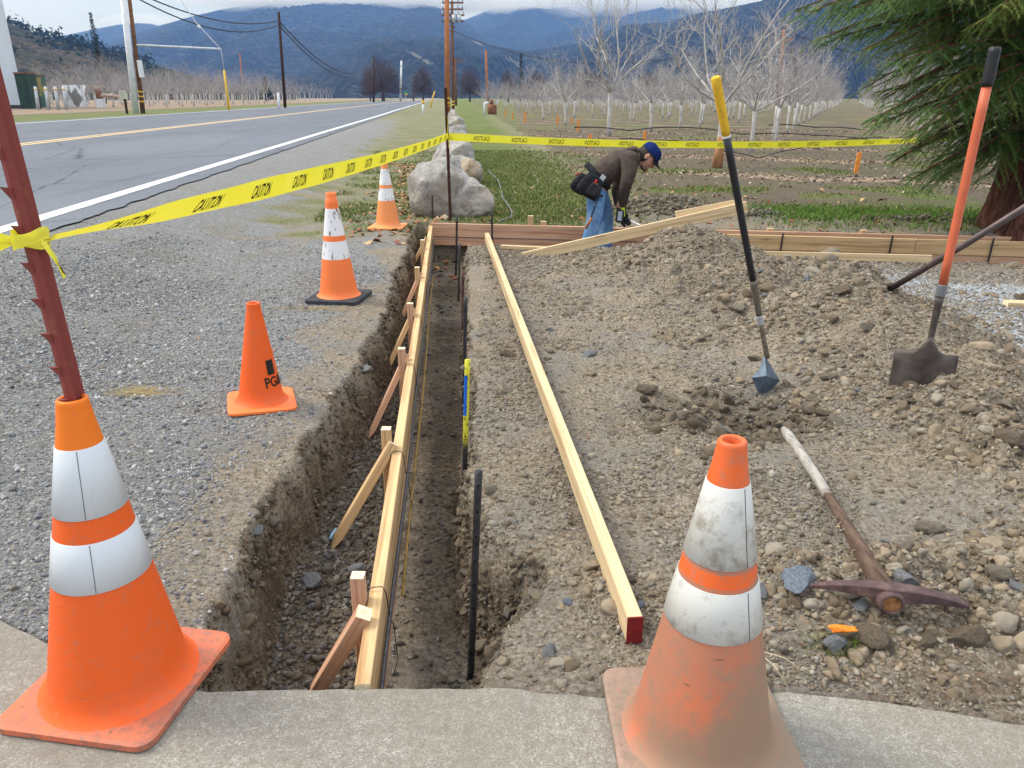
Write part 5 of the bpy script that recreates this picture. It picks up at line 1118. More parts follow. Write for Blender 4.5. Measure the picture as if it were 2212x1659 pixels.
far_conifer(228, 150, 178, 34, 'tall ragged dark conifer beyond the orchard left of the striped pole', 3, .22, bottom=.25); far_conifer(1125, 236, 96, 26, 'small dark conifer among the round bare trees', 5, .12); far_conifer(577, 190, 50, 40, 'low dark evergreen peeping over the orchard left of the second pole', 6, .1)
for i in range(0): pass
HS = MB(); g = random.Random(9)
for i in range(420):
    u_ = g.uniform(18, 330); vr = np.interp(u_, [0, 26, 60, 102, 145, 179, 212, 260, 330], [38, 48, 62, 78, 84, 95, 98, 112, 135]); v_ = vr + abs(g.gauss(0, 1)) * 26 - 1; dd = 610 - (v_ - vr) * 2.4
    c_ = Z(u_, v_, dd * .93); s_ = g.uniform(1.2, 3.2)
    for _ in range(10): q = c_ + Vector((g.gauss(0, .5), g.gauss(0, .5), abs(g.gauss(0, .9)))) * s_; HS.add([q + Vector((g.uniform(-1, 1), g.uniform(-1, 1), g.uniform(-1, 1))) * s_ * .6 for _ in range(3)], [(0, 1, 2)])
o = HS.build('hillside_brush', CONM); o['kind'] = 'stuff'

# ------------------------------------------------------------------ big conifer on the right
TRK = NT('redwood_bark', .95, .1); n_ = TRK.noise(1, 7, TRK.map((14, 14, 1.6)), .65, .8); TRK.base(TRK.ramp(n_, [(.32, (.028, .014, .010)), (.5, (.12, .052, .036)), (.7, (.24, .12, .085))])); TRK.bump(n_, 1.0, .05); TRK = TRK.m
tc = Vector((5.30, 7.75, 0)); rw = empty('redwood_tree', tc, 'big evergreen with drooping feathery branches and a red-brown trunk at the right edge', 'tree')
e = MB(); e.smooth = True; prof = [(.56, -.05), (.52, .08), (.48, .25), (.45, .5), (.42, .9), (.39, 1.6), (.34, 2.6), (.27, 4.0), (.2, 5.5)]
n_ = 48; vs_ = []
for r_, z_ in prof:
    for k_ in range(n_): a = 6.283 * k_ / n_; rr = r_ * (1 + .06 * math.sin(a * 7 + z_) + .04 * math.sin(a * 15 + 2 * z_)); vs_.append((rr * math.cos(a) + .05 * z_, rr * math.sin(a), z_))
e.add(vs_, [(i * n_ + k_, i * n_ + (k_ + 1) % n_, (i + 1) * n_ + (k_ + 1) % n_, (i + 1) * n_ + k_) for i in range(len(prof) - 1) for k_ in range(n_)]); e.build('trunk', TRK, rw)
poly = [(1735, 35), (1775, 95), (1860, 75), (1875, 130), (1850, 200), (1905, 215), (1880, 265), (1955, 300), (1935, 345), (1975, 385), (2060, 392), (2130, 380), (2180, 300), (2330, 260), (2400, -100), (1800, -100), (1790, -20)]
def inpoly(x, y):
    c_ = False; j = len(poly) - 1
    for i in range(len(poly)):
        if (poly[i][1] > y) != (poly[j][1] > y) and x < (poly[j][0] - poly[i][0]) * (y - poly[i][1]) / (poly[j][1] - poly[i][1]) + poly[i][0]: c_ = not c_
        j = i
    return c_
g = random.Random(31); gn = np.random.default_rng(31); tips = []
for (u, v) in poly[:13]: tips.append((u, v, g.uniform(6.9, 7.8)))
for (u, v) in ((1718, 22), (1762, 90), (1800, 45), (1905, 250), (1890, 275), (1940, 330), (1925, 352), (1965, 390), (2010, 398), (2040, 340), (1900, 150), (1860, 110)): tips.append((u, v, g.uniform(6.6, 7.6)))
while len(tips) < 175:
    u, v = g.uniform(1740, 2400), g.uniform(-100, 395)
    if inpoly(u, v) and not (u > 2120 and v > 285): tips.append((u, v, g.uniform(6.3, 9.2)))
twV, twC = [], []; limbs = MB(); limbs.smooth = True
for (u, v, Y_) in tips:
    tip = Z(u, v, Y_); zb_ = min(5.2, max(1.0, tip.z + g.uniform(.1, .8))); st = tc + Vector((.05 * zb_, 0, zb_)); L_ = (tip - st).length
    c1 = st.lerp(tip, .5) + Vector((0, 0, .10 * L_)); N_ = max(8, int(L_ / .065)); path = []
    for i in range(N_ + 1): t_ = i / N_; path.append(st * (1 - t_) ** 2 + c1 * 2 * t_ * (1 - t_) + tip * t_ * t_)
    limbs.tube([p_ - tc for p_ in path[::3]], [.022 * (1 - .85 * i / len(path[::3])) for i in range(len(path[::3]))], 5, False)
    tint = g.uniform(0, 1)
    for i in range(int(N_ * .18), N_ + 1):
        t_ = i / N_; dd = (path[min(i + 1, N_)] - path[i - 1]).normalized(); sd_ = dd.cross(Vector((0, 0, 1))).normalized(); prof_ = min(1, (1.05 - t_) * 3.0) * min(1, .35 + t_)
        for s_ in (-1, 1):
            if g.random() < .22: continue
            tl = g.uniform(.16, .34) * prof_ + .08; td = (sd_ * s_ * g.uniform(.3, 1.1) + dd * g.uniform(.2, .9) + Vector((0, 0, g.uniform(-.6, .25)))).normalized(); m_ = max(5, int(tl / .0145))
            base_ = np.array(path[i][:]); tdn = np.array(td[:]); sn = np.cross(tdn, [0, 0, 1.0]); sn /= np.linalg.norm(sn) + 1e-6
            s2 = np.arange(m_) / m_; droop = -(s2 ** 2) * tl * .45; ctr = base_ + tdn * (s2 * tl)[:, None]; ctr[:, 2] += droop
            ll = .056 * (1.1 - s2) ** .5 * gn.uniform(.7, 1.25, m_)
            for sg in (-1, 1):
                lt = ctr + (tdn * .75 + sn * sg * .65) * ll[:, None] + np.stack([gn.normal(0, .006, m_), gn.normal(0, .006, m_), gn.normal(-.012, .008, m_)], 1)
                wv = tdn * .0068 + np.array([0, 0, .0022]); twV.append(np.stack([ctr - wv, lt, ctr + wv], 1)); twC.append(np.full(m_, tint * .6 + .4 * g.random() + 0 * s2) + gn.uniform(-.1, .1, m_) + .15 * s2)
TV = np.concatenate(twV).reshape(-1, 3) - np.array(tc[:]); TC = np.repeat(np.concatenate(twC), 3)
q_ = NT('feathery_foliage', .6, .25); q_.base(q_.ramp(q_.attr('tone', 'Fac'), [(.1, (.035, .105, .040)), (.45, (.075, .160, .045)), (.75, (.15, .215, .05)), (1.0, (.26, .27, .07))]))
tr = q_.n.new('ShaderNodeBsdfTranslucent'); tr.inputs[0].default_value = (.10, .16, .03, 1); mxs = q_.n.new('ShaderNodeMixShader'); mxs.inputs[0].default_value = .22
q_.L(q_.b.outputs[0], mxs.inputs[1]); q_.L(tr.outputs[0], mxs.inputs[2]); q_.L(mxs.outputs[0], q_.n['Material Output'].inputs[0])
link('crown', npmesh('crown', TV, np.arange(len(TV)).reshape(-1, 3), q_.m, False, {'tone': TC}), rw); limbs.build('limbs', TRK, rw)

# ------------------------------------------------------------------ grass and fallen leaves
def blades(name, q, hmin, hmax, seed, cols, wdt=.004):
    g = np.random.default_rng(seed); n = len(q); z = hgt(q[:, 0], q[:, 1])[0]; h_ = g.uniform(hmin, hmax, n); a = g.uniform(0, 6.28, n); w_ = wdt * (1 + .10 * q[:, 1]); ln = g.normal(0, .5, (n, 2)) * h_[:, None]
    b = np.stack([q[:, 0], q[:, 1], z - .004], 1); dx = np.stack([np.cos(a) * w_, np.sin(a) * w_, 0 * a], 1); t = b + np.stack([ln[:, 0], ln[:, 1], h_], 1)
    V = np.stack([b - dx, b + dx, t], 1).reshape(-1, 3); col = cols[g.integers(0, len(cols), n)] * g.uniform(.8, 1.2, (n, 1))
    o = link(name, npmesh(name, V, np.arange(3 * n).reshape(-1, 3), GRM, False, {'tint': np.repeat(col, 3, 0)})); o['kind'] = 'stuff'; return o
q_ = NT('grass_blades', .7, .2); q_.base(q_.attr('tint')); GRM = q_.m
GC = np.array([(.09, .15, .025), (.13, .20, .035), (.20, .25, .06), (.06, .10, .02), (.26, .24, .11), (.30, .25, .14)])
def gmask(x, y):
    pth = np.exp(-((x - (0.35 - (y - 8) * 0.065)) / (0.9 + y * .018)) ** 2) * sst(7.6, 9.0, y) * sst(-.5, .3, fbm(x * 2.4, y * 2.4, 0, 2, 72) + .5)
    grn = 1.4 * np.exp(-((y - (9.35 - 0.15 * x)) / 0.58) ** 2) * sst(2.4, 3.2, x); z_ = hgt(x, y, False)[0]
    vg = (x < .3) * (x > road_white_x(y) + 2.3 - (y - 10) * .02) * sst(7.3, 9, y) * sst(.0, .4, fbm(x * 2.0, y * 2.0, 0, 3, 72) + .1) * .45
    ob = (x > 1.2) * sst(10, 12, y) * sst(.1, .5, fbm(x * .7, y * .7, 0, 3, 71) + .3 * fbm(x * 2.4, y * 2.4, 0, 2, 72)) * .45
    return np.maximum.reduce([pth, grn * (z_ < .12), vg, ob]) * (z_ > -.02)
q = sample(85000, -5, 9, 7.3, 20, 40, lambda x, y: gmask(x, y) * np.minimum(1, (9 / y) ** 2)); blades('grass', q, .015, .05, 41, GC)
q = sample(24000, 2.2, 9, 7.6, 10, 42, lambda x, y: np.exp(-((y - (9.30 - 0.15 * x)) / 0.55) ** 2) * sst(2.3, 3.2, x) * (hgt(x, y, False)[0] > -.02)); blades('grass', q, .02, .055, 47, np.array([(.09, .22, .025), (.12, .27, .035), (.06, .15, .02), (.17, .28, .05)]))
q = np.stack([RNG.normal(.80, .05, 260), RNG.normal(1.50, .02, 260)], 1); blades('grass_tuft', q, .02, .05, 43, GC, .0012)
def leaves(name, q, size, seed, cols):
    g = np.random.default_rng(seed); n = len(q); z = hgt(q[:, 0], q[:, 1])[0]; a = g.uniform(0, 6.28, n); s_ = size * g.uniform(.6, 1.3, n); ca, sa = np.cos(a) * s_, np.sin(a) * s_
    c = np.stack([q[:, 0], q[:, 1], z + .006], 1); u_ = np.stack([ca, sa, g.normal(0, .3, n) * s_], 1); v_ = np.stack([-sa, ca, g.normal(0, .3, n) * s_], 1) * .5; k_ = np.stack([0 * a, 0 * a, g.uniform(0, .5, n) * s_], 1)
    V = np.stack([c - u_, c - v_ + k_, c + u_, c + v_ + k_], 1).reshape(-1, 3); col = cols[g.integers(0, len(cols), n)] * g.uniform(.8, 1.2, (n, 1))
    o = link(name, npmesh(name, V, np.arange(4 * n).reshape(-1, 4), GRM, False, {'tint': np.repeat(col, 4, 0)})); o['kind'] = 'stuff'
LCc = np.array([(.32, .13, .06), (.42, .22, .10), (.25, .09, .05), (.50, .33, .18)])
q = sample(650, -2.6, -.3, 7.0, 16, 50, lambda x, y: np.exp(-((x + 1.25 + (y - 9) * .10) / .45) ** 2) * .8); leaves('fallen_leaves', q, .045, 51, LCc)
q = sample(260, -.8, 5, 7.4, 12, 52, lambda x, y: .5 + 0 * x); leaves('fallen_leaves', q, .04, 53, LCc)
LT = np.array([(.42, .31, .22), (.33, .23, .16), (.52, .42, .32), (.24, .16, .12)])
def rows_(x, y): return np.exp(-(((y + 0.45 * x) % 4.4 - 2.2) / .55) ** 2) * (y + .45 * x > 12) * (x > 1.4 - (y - 8) * .05) + .06
q = sample(16000, 0, 22, 11, 34, 54, rows_); leaves('leaf_litter', q, .034, 55, LT * .8)
q = sample(500, -3, 3, 1.35, 1.8, 56, lambda x, y: (x > .5) * (y < 1.6) * .9 + .03 * (x > -.2)); 
nd = MB()
for x_, y_ in q: a = random.uniform(0, 3.14); c_ = on(x_, y_, .004); d_ = Vector((math.cos(a), math.sin(a), .1)) * random.uniform(.008, .02); nd.add([c_ - d_, c_ - d_ + Vector((0, .0012, .0006)), c_ + d_], [(0, 1, 2)])
o = nd.build('fallen_needles', plain('red_brown_needles', (.20, .085, .05), .8, .2, .4, 90)); o['kind'] = 'stuff'

# ------------------------------------------------------------------ poles, wires and roadside things
def pole(name, ub, vb, ut, vt, wpx, mat, label, zb=.2, Y=None, n=10, cat='pole'):
    b = P(ub, vb, zb) if Y is None else Vector((Z(ub, vb, Y).x, Y, zb)); t_ = Z(ut, vt, b.y); r = wpx * b.y / (FOC * 1.07) / 2
    e = empty(name, b, label, cat); m = MB(); m.smooth = True; m.tube([Vector((0, 0, -.2)), (t_ - b) * .5, t_ - b], [r * 1.12, r, r * .85], n); m.build('shaft', mat, e); return e, b, t_, r
def bands(e, b, t_, r, vs_l):
    for v0, v1 in vs_l:
        q0 = q1 = None
        for i in range(600):
            q = b + (t_ - b) * i / 599
            if q0 is None and pix(q)[1] < v1: q0 = q
            if q1 is None and pix(q)[1] < v0: q1 = q; break
        if q0 is not None and q1 is not None: m = MB(); m.smooth = True; m.tube([q0 - b, q1 - b], r * 1.16, 10); m.build('yellow_band', M['yellow'], e)
e1 = pole('utility_pole', 309, 245, 276, -30, 9, M['polewood'], 'leaning brown pole with a white conduit and yellow bands left of the road'); bands(*e1, [(197, 200), (207, 210), (218, 221)])
m = MB(); m.smooth = True; b, t_ = e1[1], e1[2]; off = Vector((-.34, -.35, 0)); m.tube([off + Vector((0, 0, -.1)), (t_ - b) + off + Vector((.1, 0, 0))], .21, 10); m.build('white_conduit', M['white'], e1[0])
m = MB(); m.box(Z(308, 149, b.y) - b + Vector((0, -.3, 0)), (.35, .05, 1.1)); m.build('pole_tag', M['white'], e1[0])
m = MB(); m.tube([Z(294, 97, b.y) - b, Z(477, 106, b.y) - b], .07, 8); m.build('guy_strut', M['galv'], e1[0])
def wire(pts, r, label, name='power_line', mat=None):
    m = MB(); m.smooth = True; m.tube(pts, r, 5); return tag(m.build(name, mat or M['wire']), label, 'wire')
yb = b.y
w_ = wire([Z(370, -30, yb), Z(427, 54, yb), Z(435, 61, yb), Z(477, 106, yb), Z(484, 151, yb)], .035, 'guy wire slanting down to the yellow guard', 'guy_wire', M['galv'])
m = MB(); m.smooth = True; a_, c_ = Z(428, 55, yb), Z(434, 61, yb); m.tube([a_, c_], .10, 8); tag(m.build('insulator', M['white']), 'small white insulator on the slanting guy wire', 'insulator')
pole('guy_guard', 495, 238, 484, 151, 5, M['yellow'], 'yellow guy guard leaning before the left orchard', cat='guy guard')
e2 = pole('utility_pole', 616, 233, 602, 26, 6, M['darkpole'], 'dark brown pole beyond the road beside a white marker'); e3 = pole('utility_pole', 807, 221, 807.5, 122, 4.5, M['darkpole'], 'thin dark pole at the far left side of the road', Y=185)
e4 = pole('utility_pole', 865, 213, 867, 131, 4.5, M['white'], 'whitish pole far along the left side of the road', Y=240); e5 = pole('utility_pole', 893, 213, 893, 165, 3, M['polewood'], 'short distant brown pole near the green street sign', Y=250)
pole('utility_pole', 521, 170, 518, 116, 3, M['orangepole'], 'small distant pole with a crossarm over the left orchard', Y=230)
e6 = pole('utility_pole', 967, 244, 965, -30, 10.5, M['orangepole'], 'tall orange-brown pole at the end of the boulder row', 0); bands(*e6, [(211, 214), (221, 224), (228, 230)])
e7 = pole('utility_pole', 979, 238, 976.5, 1, 5.5, M['polewood'], 'pole with many crossarms just behind the tall near pole', 0); bands(*e7, [(218, 221), (225, 228)])
b, t_ = e7[1], e7[2]
for v_, w_ in ((6, 44), (20, 44), (33, 48), (46, 46), (58, 10), (68, 12)):
    m = MB(); c_ = Z(978, v_, b.y) - b; k_ = b.y / (FOC * 1.07); m.box(c_, (w_ * k_, .12, .14)); m.build('crossarm', M['polewood'], e7[0])
    if v_ < 40:
        for j in (-.46, -.25, .25, .46): m = MB(); m.smooth = True; m.tube([c_ + Vector((j * w_ * k_, 0, .05)), c_ + Vector((j * w_ * k_, 0, .42))], .07, 6); m.build('insulator', M['galv'], e7[0])
for u_ in (966, 981, 992): m = MB(); m.smooth = True; c_ = Z(u_, 40, b.y) - b; m.tube([c_ - Vector((0, .3, .35)), c_ + Vector((0, -.3, .30))], .20, 10); m.build('transformer', M['galv'], e7[0])
e8 = pole('utility_pole', 985, 227, 984, 125, 5, M['polewood'], 'lower pole behind the crossarm pole', 0, Y=130)
for v_ in (127, 131, 135): m = MB(); c_ = Z(987, v_, 130) - e8[1]; m.box(c_, (1.9, .1, .1)); m.build('crossarm', M['polewood'], e8[0])
e9 = pole('utility_pole', 1054, 225, 1049.5, 108, 5, M['orangepole'], 'lone brown pole beside the rusty tank', 0, Y=150)
e10 = pole('utility_pole', 1684, 190, 1694, 64, 7.5, M['orangepole'], 'orange-brown pole with one crossarm over the right orchard', 0, Y=62)
m = MB(); c_ = Z(1692, 86, 62) - e10[1]; m.box(c_, (1.45, .12, .14)); m.build('crossarm', M['orangepole'], e10[0])
for u_, v_, Yp in ((1673, 168, 120),): pass
pole('distant_pole', 1541, 215, 1541, 160, 2.5, M['galv'], 'thin pale mast over the right orchard rows', 0, Y=150)
def sagw(a, b, sag, r, label):
    pts = [a + (b - a) * (i / 24) - Vector((0, 0, sag * 4 * (i / 24) * (1 - i / 24))) for i in range(25)]; return wire(pts, r, label)
T2, T3, T4 = Z(602, 45, e2[1].y), Z(807.5, 126, e3[1].y), Z(867, 140, e4[1].y)
sagw(Z(300, -14, 58), T2, .9, .05, 'upper cable running from the top left to the dark pole'); sagw(Z(275, -16, 58), Z(602, 54, e2[1].y), 1.4, .05, 'lower cable running from the top left to the dark pole')
sagw(T2, T3, 4.0, .07, 'upper sagging cable between the dark pole and the thin pole'); sagw(Z(602, 54, e2[1].y), Z(807.5, 131, e3[1].y), 4.2, .07, 'lower sagging cable between the dark pole and the thin pole')
sagw(T3, T4, 3.0, .08, 'far cable between the thin pole and the whitish pole')
sagw(Z(980, 67, 84), Z(1690, 68, 62), 2.6, .035, 'pale cable crossing above the right orchard'); sagw(Z(1694, 66, 62), Z(2300, 110, 60), 1.5, .035, 'cable running from the crossarm pole behind the conifer')
for k_, (u0, u1) in enumerate(((957, 958), (962, 963), (995, 999), (1000, 1004))): pass
def wpost(ub, vb, ut, vt, wpx, mat, name, label, zb=.2, cat='marker post', Y=None): return pole(name, ub, vb, ut, vt, wpx, mat, label, zb, Y, 8, cat)
wpost(603, 236, 601, 200, 6, M['white'], 'marker_post', 'white marker post beside the dark pole')
mk = wpost(914, 246, 914, 224, 5, M['white'], 'marker_post', 'short white marker with a yellow top at the right road edge', 0)
m = MB(); m.smooth = True; m.tube([mk[2] - mk[1], Z(914, 217, mk[1].y) - mk[1]], mk[3] * 1.1, 8); m.build('yellow_top', M['yellow'], mk[0])
wpost(929, 232, 939, 197, 3, M['yellow'], 'guy_guard', 'small leaning yellow guard near the tall pole', 0, 'guy guard')
for u0, lab in ((82, 'leftmost'), (104, 'second from the left'), (125, 'third from the left'), (143, 'rightmost')):
    bo = wpost(u0 + 1, 237, u0 - 6, 187, 7, M['galv'], 'bollard', 'grey yellow-topped bollard, %s of the four by the cabinets' % lab, cat='bollard'); bo[0]['group'] = 'bollards by the green boxes'; bands(*bo, [(187, 190), (192, 194)])
# white metal building and green cabinets
bl0 = P(54, 234, .2); kY = bl0.y; kk_ = kY / (FOC * 1.07)
bd = empty('metal_building', bl0, 'white metal-sided building at the left edge', 'building', rz=R(39))
q_ = NT('white_metal_siding', .5, .4); wv_ = q_.n.new('ShaderNodeTexWave'); wv_.inputs['Scale'].default_value = .8; q_.L(q_.tc, wv_.inputs[0]); q_.base(q_.mix(q_.ramp(q_.noise(.4, 4), [(.4, 0.0), (.7, .15)]), (.66, .72, .78), (.45, .47, .48))); q_.bump(wv_.outputs[1], .3, .03)
m = MB(); m.box((-9, 9, 7.5), (18, 18, 15.2)); m.build('wall', q_.m, bd)
for i in range(12): m = MB(); m.box((-.06 - i * 1.5, -.03, 7.5), (.16, .06, 15.1)); m.build('panel_rib', q_.m, bd)
m = MB(); m.box((-9, 9, 15.3), (18.6, 18.6, .35)); m.build('roof', M['galv'], bd); m = MB(); m.box((-9, -.05, .15), (18.1, .12, .35)); m.build('sill', plain('dark_sill', (.05, .05, .05)), bd)
def cab(u0, u1, v0, v1, mat, lid, label, dz=0):
    p0 = P(u0, v1, .2); k_ = p0.y / (FOC * 1.07); wd, ht = (u1 - u0) * k_, (v1 - v0) * k_; e_ = empty('utility_cabinet', p0, label, 'cabinet'); m = MB(); m.box((wd / 2, .8, ht / 2), (wd, 1.6, ht)); m.build('body', mat, e_)
    m = MB(); m.box((wd / 2, .8, ht + .05), (wd + .12, 1.72, .12)); m.build('lid', lid, e_); m = MB(); m.box((wd * .5, -.02, ht * .5), (wd * .86, .03, ht * .86)); m.build('door', mat, e_); return e_
cab(46, 71, 164, 235, M['green'], M['rusty'], 'dark green utility cabinet against the white building')
q_ = NT('faded_camouflage_green', .6, .3); q_.base(q_.ramp(q_.noise(.45, 3), [(.48, (.055, .13, .10)), (.52, (.30, .25, .08))])); cab(72, 93, 168, 232, q_.m, M['rusty'], 'faded green and ochre cabinet right of the dark one')
p0 = P(145, 219, .2); p0 = Vector((Z(145, 219, 95).x, 95, .2)); k_ = 95 / (FOC * 1.07); tk = empty('water_tank', p0, 'peeling white open-topped tank under the first orchard tree', 'tank')
q_ = NT('peeling_white', .8, .2); q_.base(q_.ramp(q_.noise(.8, 6, q_.map((1, 1, .5))), [(.55, (.74, .75, .76)), (.60, (.20, .19, .18))])); m = MB(); m.smooth = True; Wt, Ht = 43 * k_, 44 * k_
m.lathe([(Wt / 2, 0), (Wt / 2, Ht), (Wt / 2 - .1, Ht), (Wt / 2 - .1, .3)], 28, Matrix.Translation((Wt / 2, 0, 0))); m.build('shell', q_.m, tk)
for j in (.08, .34, .68, .95): m = MB(); m.box((Wt * j, -Wt * .38 if .2 < j < .8 else -.2 * Wt, Ht * .5), (.3, .25, Ht)); m.build('rib', M['white'], tk)
pb = Vector((Z(218, 226, 88).x, 88, .2)); k_ = 88 / (FOC * 1.07); pu = empty('pump', pb, 'rusty tan irrigation pump with pipe on a white base beyond the road', 'pump'); TP = plain('tan_pump_paint', (.42, .32, .25), .8, .2, .4, 2)
m = MB(); m.box((0, 0, 9 * k_), (13 * k_, 12 * k_, 18 * k_)); m.build('plinth', M['white'], pu); m = MB(); m.smooth = True; m.tube([(0, 0, 24 * k_), (14 * k_, 0, 25 * k_), (45 * k_, 0, 22 * k_)], [4.5 * k_, 4 * k_, 3.4 * k_], 10); m.build('pipe', TP, pu)
m = MB(); m.smooth = True; m.tube([(0, 0, 18 * k_), (0, 0, 34 * k_)], 6 * k_, 10); m.build('housing', M['rusty'], pu); m = MB(); m.smooth = True; m.tube([(-2 * k_, 0, 34 * k_), (-2 * k_, 0, 44 * k_)], 6.5 * k_, 12); m.build('motor', TP, pu); m = MB(); m.smooth = True; m.tube([(30 * k_, 0, 22 * k_), (33 * k_, 0, 22 * k_)], 5.5 * k_, 10); m.build('flange', TP, pu)
sg = P(274, 246, .2); k_ = sg.y / (FOC * 1.07); sgn = empty('notice_sign', sg, 'small off-white notice board on a thin stake left of the striped pole', 'sign'); m = MB(); m.box((-2 * k_, 0, 39 * k_), (14 * k_, .06, 17 * k_)); m.build('panel', plain('off_white_panel', (.62, .60, .50), .7, .2, .15, 2), sgn); m = MB(); m.box((0, .06, 17 * k_), (.14, .1, 34 * k_)); m.build('post', M['darkpole'], sgn)
for r_ in range(4):
    m = MB(); m.box((-2 * k_, -.04, (44.5 - r_ * 3.4) * k_), (9.5 * k_, .02, .8 * k_)); m.build('text_line', plain('grey_print', (.25, .25, .22)), sgn)
st0 = Vector((Z(876, 212, 200).x, 200, .2)); k_ = 200 / (FOC * 1.07); sx = empty('street_sign', st0, 'tiny green and yellow road sign far along the road', 'sign'); m = MB(); m.box((0, 0, 8 * k_), (.12, .12, 16 * k_)); m.build('post', M['galv'], sx); m = MB(); m.box((0, -.1, 20 * k_), (9 * k_, .05, 3.2 * k_)); m.build('green_panel', plain('green_sign', (.02, .28, .24)), sx); m = MB(); m.box((1.5 * k_, -.1, 15.5 * k_), (6 * k_, .05, 3 * k_)); m.build('yellow_panel', M['yellow'], sx)
# standpipe and rusty tank
sp = P(1047, 251, 0); k_ = sp.y / (FOC * 1.07); s_ = empty('standpipe', sp, 'white bent standpipe left of the rusty tank', 'pipe'); m = MB(); m.smooth = True; m.tube([(0, 0, 0), (0, 0, 22 * k_), (1 * k_, 0, 25.5 * k_), (4 * k_, 0, 27 * k_), (9 * k_, 0, 27 * k_)], 2.6 * k_, 10); m.build('pipe', M['white'], s_)
rt = P(1063, 247, 0); rs = empty('rusty_tank', rt, 'rusty brown tank with a pump head beside the white standpipe', 'tank'); m = MB(); m.smooth = True; m.lathe([(0.01, 0), (11 * k_, 0), (11.3 * k_, 10 * k_), (11 * k_, 20 * k_), (9 * k_, 22 * k_), (.01, 22.5 * k_)], 22); m.build('shell', M['rusty'], rs); m = MB(); m.smooth = True; m.tube([(-1 * k_, 0, 22 * k_), (-1 * k_, 0, 34 * k_)], [5 * k_, 3.5 * k_], 10); m.build('pump_head', M['rusty'], rs)
# orange stakes between the orchard trees
OS = [((1134, 265), 243, 4), ((1248, 283), 259, 4.5), ((1204, 268), 251, 4), ((1273, 318), 291, 6), ((1390, 318), 285, 6), ((1848, 375), 330, 9), ((1107, 258), 244, 3), ((1092, 252), 238, 3), ((1234, 268), 255, 3), ((1545, 363), 300, 13), ((1186, 281), 260, 0)]
for (u, v), vt, w_ in OS:
    if w_ in (0, 13): continue
    b_ = P(u, v, 0); k_ = b_.y / (FOC * 1.05); h_ = (v - vt) * k_; o = timber('survey_stake', b_ - Vector((0, 0, .05)), b_ + Vector((0.02, 0, h_)), w_ * k_, w_ * k_ * .5, M['orangestake'], None, (0, 1, 0)); tag(o, {1848: 'orange stake standing alone in the leaf row left of the shovel', 1390: 'pointed orange stake behind the worker back', 1273: 'orange stake left of the worker, behind the tape', 1248: 'orange stake left of the tallest orchard tree'}.get(u, 'small orange stake in the orchard grass left of the tallest tree'), 'stake', 'orange stakes in the orchard')
# brown trunk guard on the near tree
b_ = P(1551, 362, 0); e = MB(); e.smooth = True; e.tube([b_ + Vector((-.02, -.02, 0)), b_ + Vector((0, 0, .35)), b_ + Vector((.02, .0, .56))], [.10, .085, .08], 12); o = e.build('trunk_wrap', plain('orange_brown_wrap', (.42, .21, .10), .9, .1, .3, 8)); tag(o, 'orange-brown wrap round the foot of the near orchard tree behind the spade', 'trunk wrap')
# black drip lines hung along the rows
DL = [[(1560, 327), (1640, 342), (1720, 322), (1800, 305), (1930, 296)], [(1340, 300), (1400, 304), (1500, 308), (1620, 309)], [(1240, 275), (1360, 282), (1480, 275), (1600, 290), (1760, 292), (1900, 305)], [(1660, 270), (1760, 275), (1880, 282)]]
for k_, l_ in enumerate(DL):
    pts = []
    for i in range(len(l_) - 1):
        for j in range(6): t_ = j / 6; u_ = l_[i][0] * (1 - t_) + l_[i + 1][0] * t_; v_ = l_[i][1] * (1 - t_) + l_[i + 1][1] * t_; pts.append(Z(u_, v_ - 3 * math.sin(t_ * 3.14), 15 + 4 * k_ + (u_ - 1300) * .004))
    wire(pts, .010 + .003 * k_, ['thick black drip hose sagging right of the spade handle', 'black drip hose behind the worker head', 'black drip hose crossing the orchard rows', 'farther drip hose over the aisle'][k_], 'drip_hose')

# ------------------------------------------------------------------ the worker
WY = 7.60
def J(u, v, dy=0.0): return Z(u, v, WY + dy)
def cloth(name, c, c2, s_=14, b_=.5):
    q = NT(name, .92, .12); n = q.noise(s_, 5, rough=.65); q.base(q.ramp(n, [(.38, c), (.62, c2)])); q.bump(q.noise(9, 4, dist=1.5), b_, .03); return q.m
HOOD = cloth('brown_hoodie_cloth', (.062, .047, .040), (.092, .072, .062)); JEAN = cloth('blue_denim', (.09, .20, .42), (.22, .38, .62), 7)
SKIN = plain('skin', (.52, .27, .20), .55, .3, .12, 25); HAIRM = plain('dark_hair', (.035, .025, .022), .7, .3, .3, 60); CAPB = cloth('blue_cap_cloth', (.006, .018, .095), (.012, .030, .14), 20, .2)
DKC = cloth('black_work_nylon', (.012, .012, .014), (.03, .03, .035), 20, .3); GLV = cloth('dark_glove_fabric', (.02, .022, .024), (.05, .05, .05), 30, .3)
wo = J(1284, 400); wroot = empty('person', Vector((wo.x, WY, -.42)), 'bent-over worker in a brown hoodie, blue cap and jeans with a tool belt', 'person')
def skin(name, nodes, edges, mat, root=0, sub=2, parent=wroot):
    me = bpy.data.meshes.new(name); me.from_pydata([n_[0] - parent.location for n_ in nodes], edges, []); o = link(name, me, parent)
    m_ = o.modifiers.new('skin', 'SKIN'); m_.use_smooth_shade = True; sv = me.skin_vertices[0].data
    for i, n_ in enumerate(nodes): r_ = n_[1]; sv[i].radius = r_ if isinstance(r_, tuple) else (r_, r_)
    sv[root].use_root = True; sb = o.modifiers.new('sub', 'SUBSURF'); sb.levels = sb.render_levels = sub; me.materials.append(mat); return o
HIP, BEL, CH, SH, NK = J(1286, 392), J(1303, 374), J(1336, 353), J(1362, 341), J(1378, 338)
HD = J(1401, 337)
hd_f = (J(1416, 366) - J(1397, 332)).normalized()        # the direction the chin points: down and a little forward
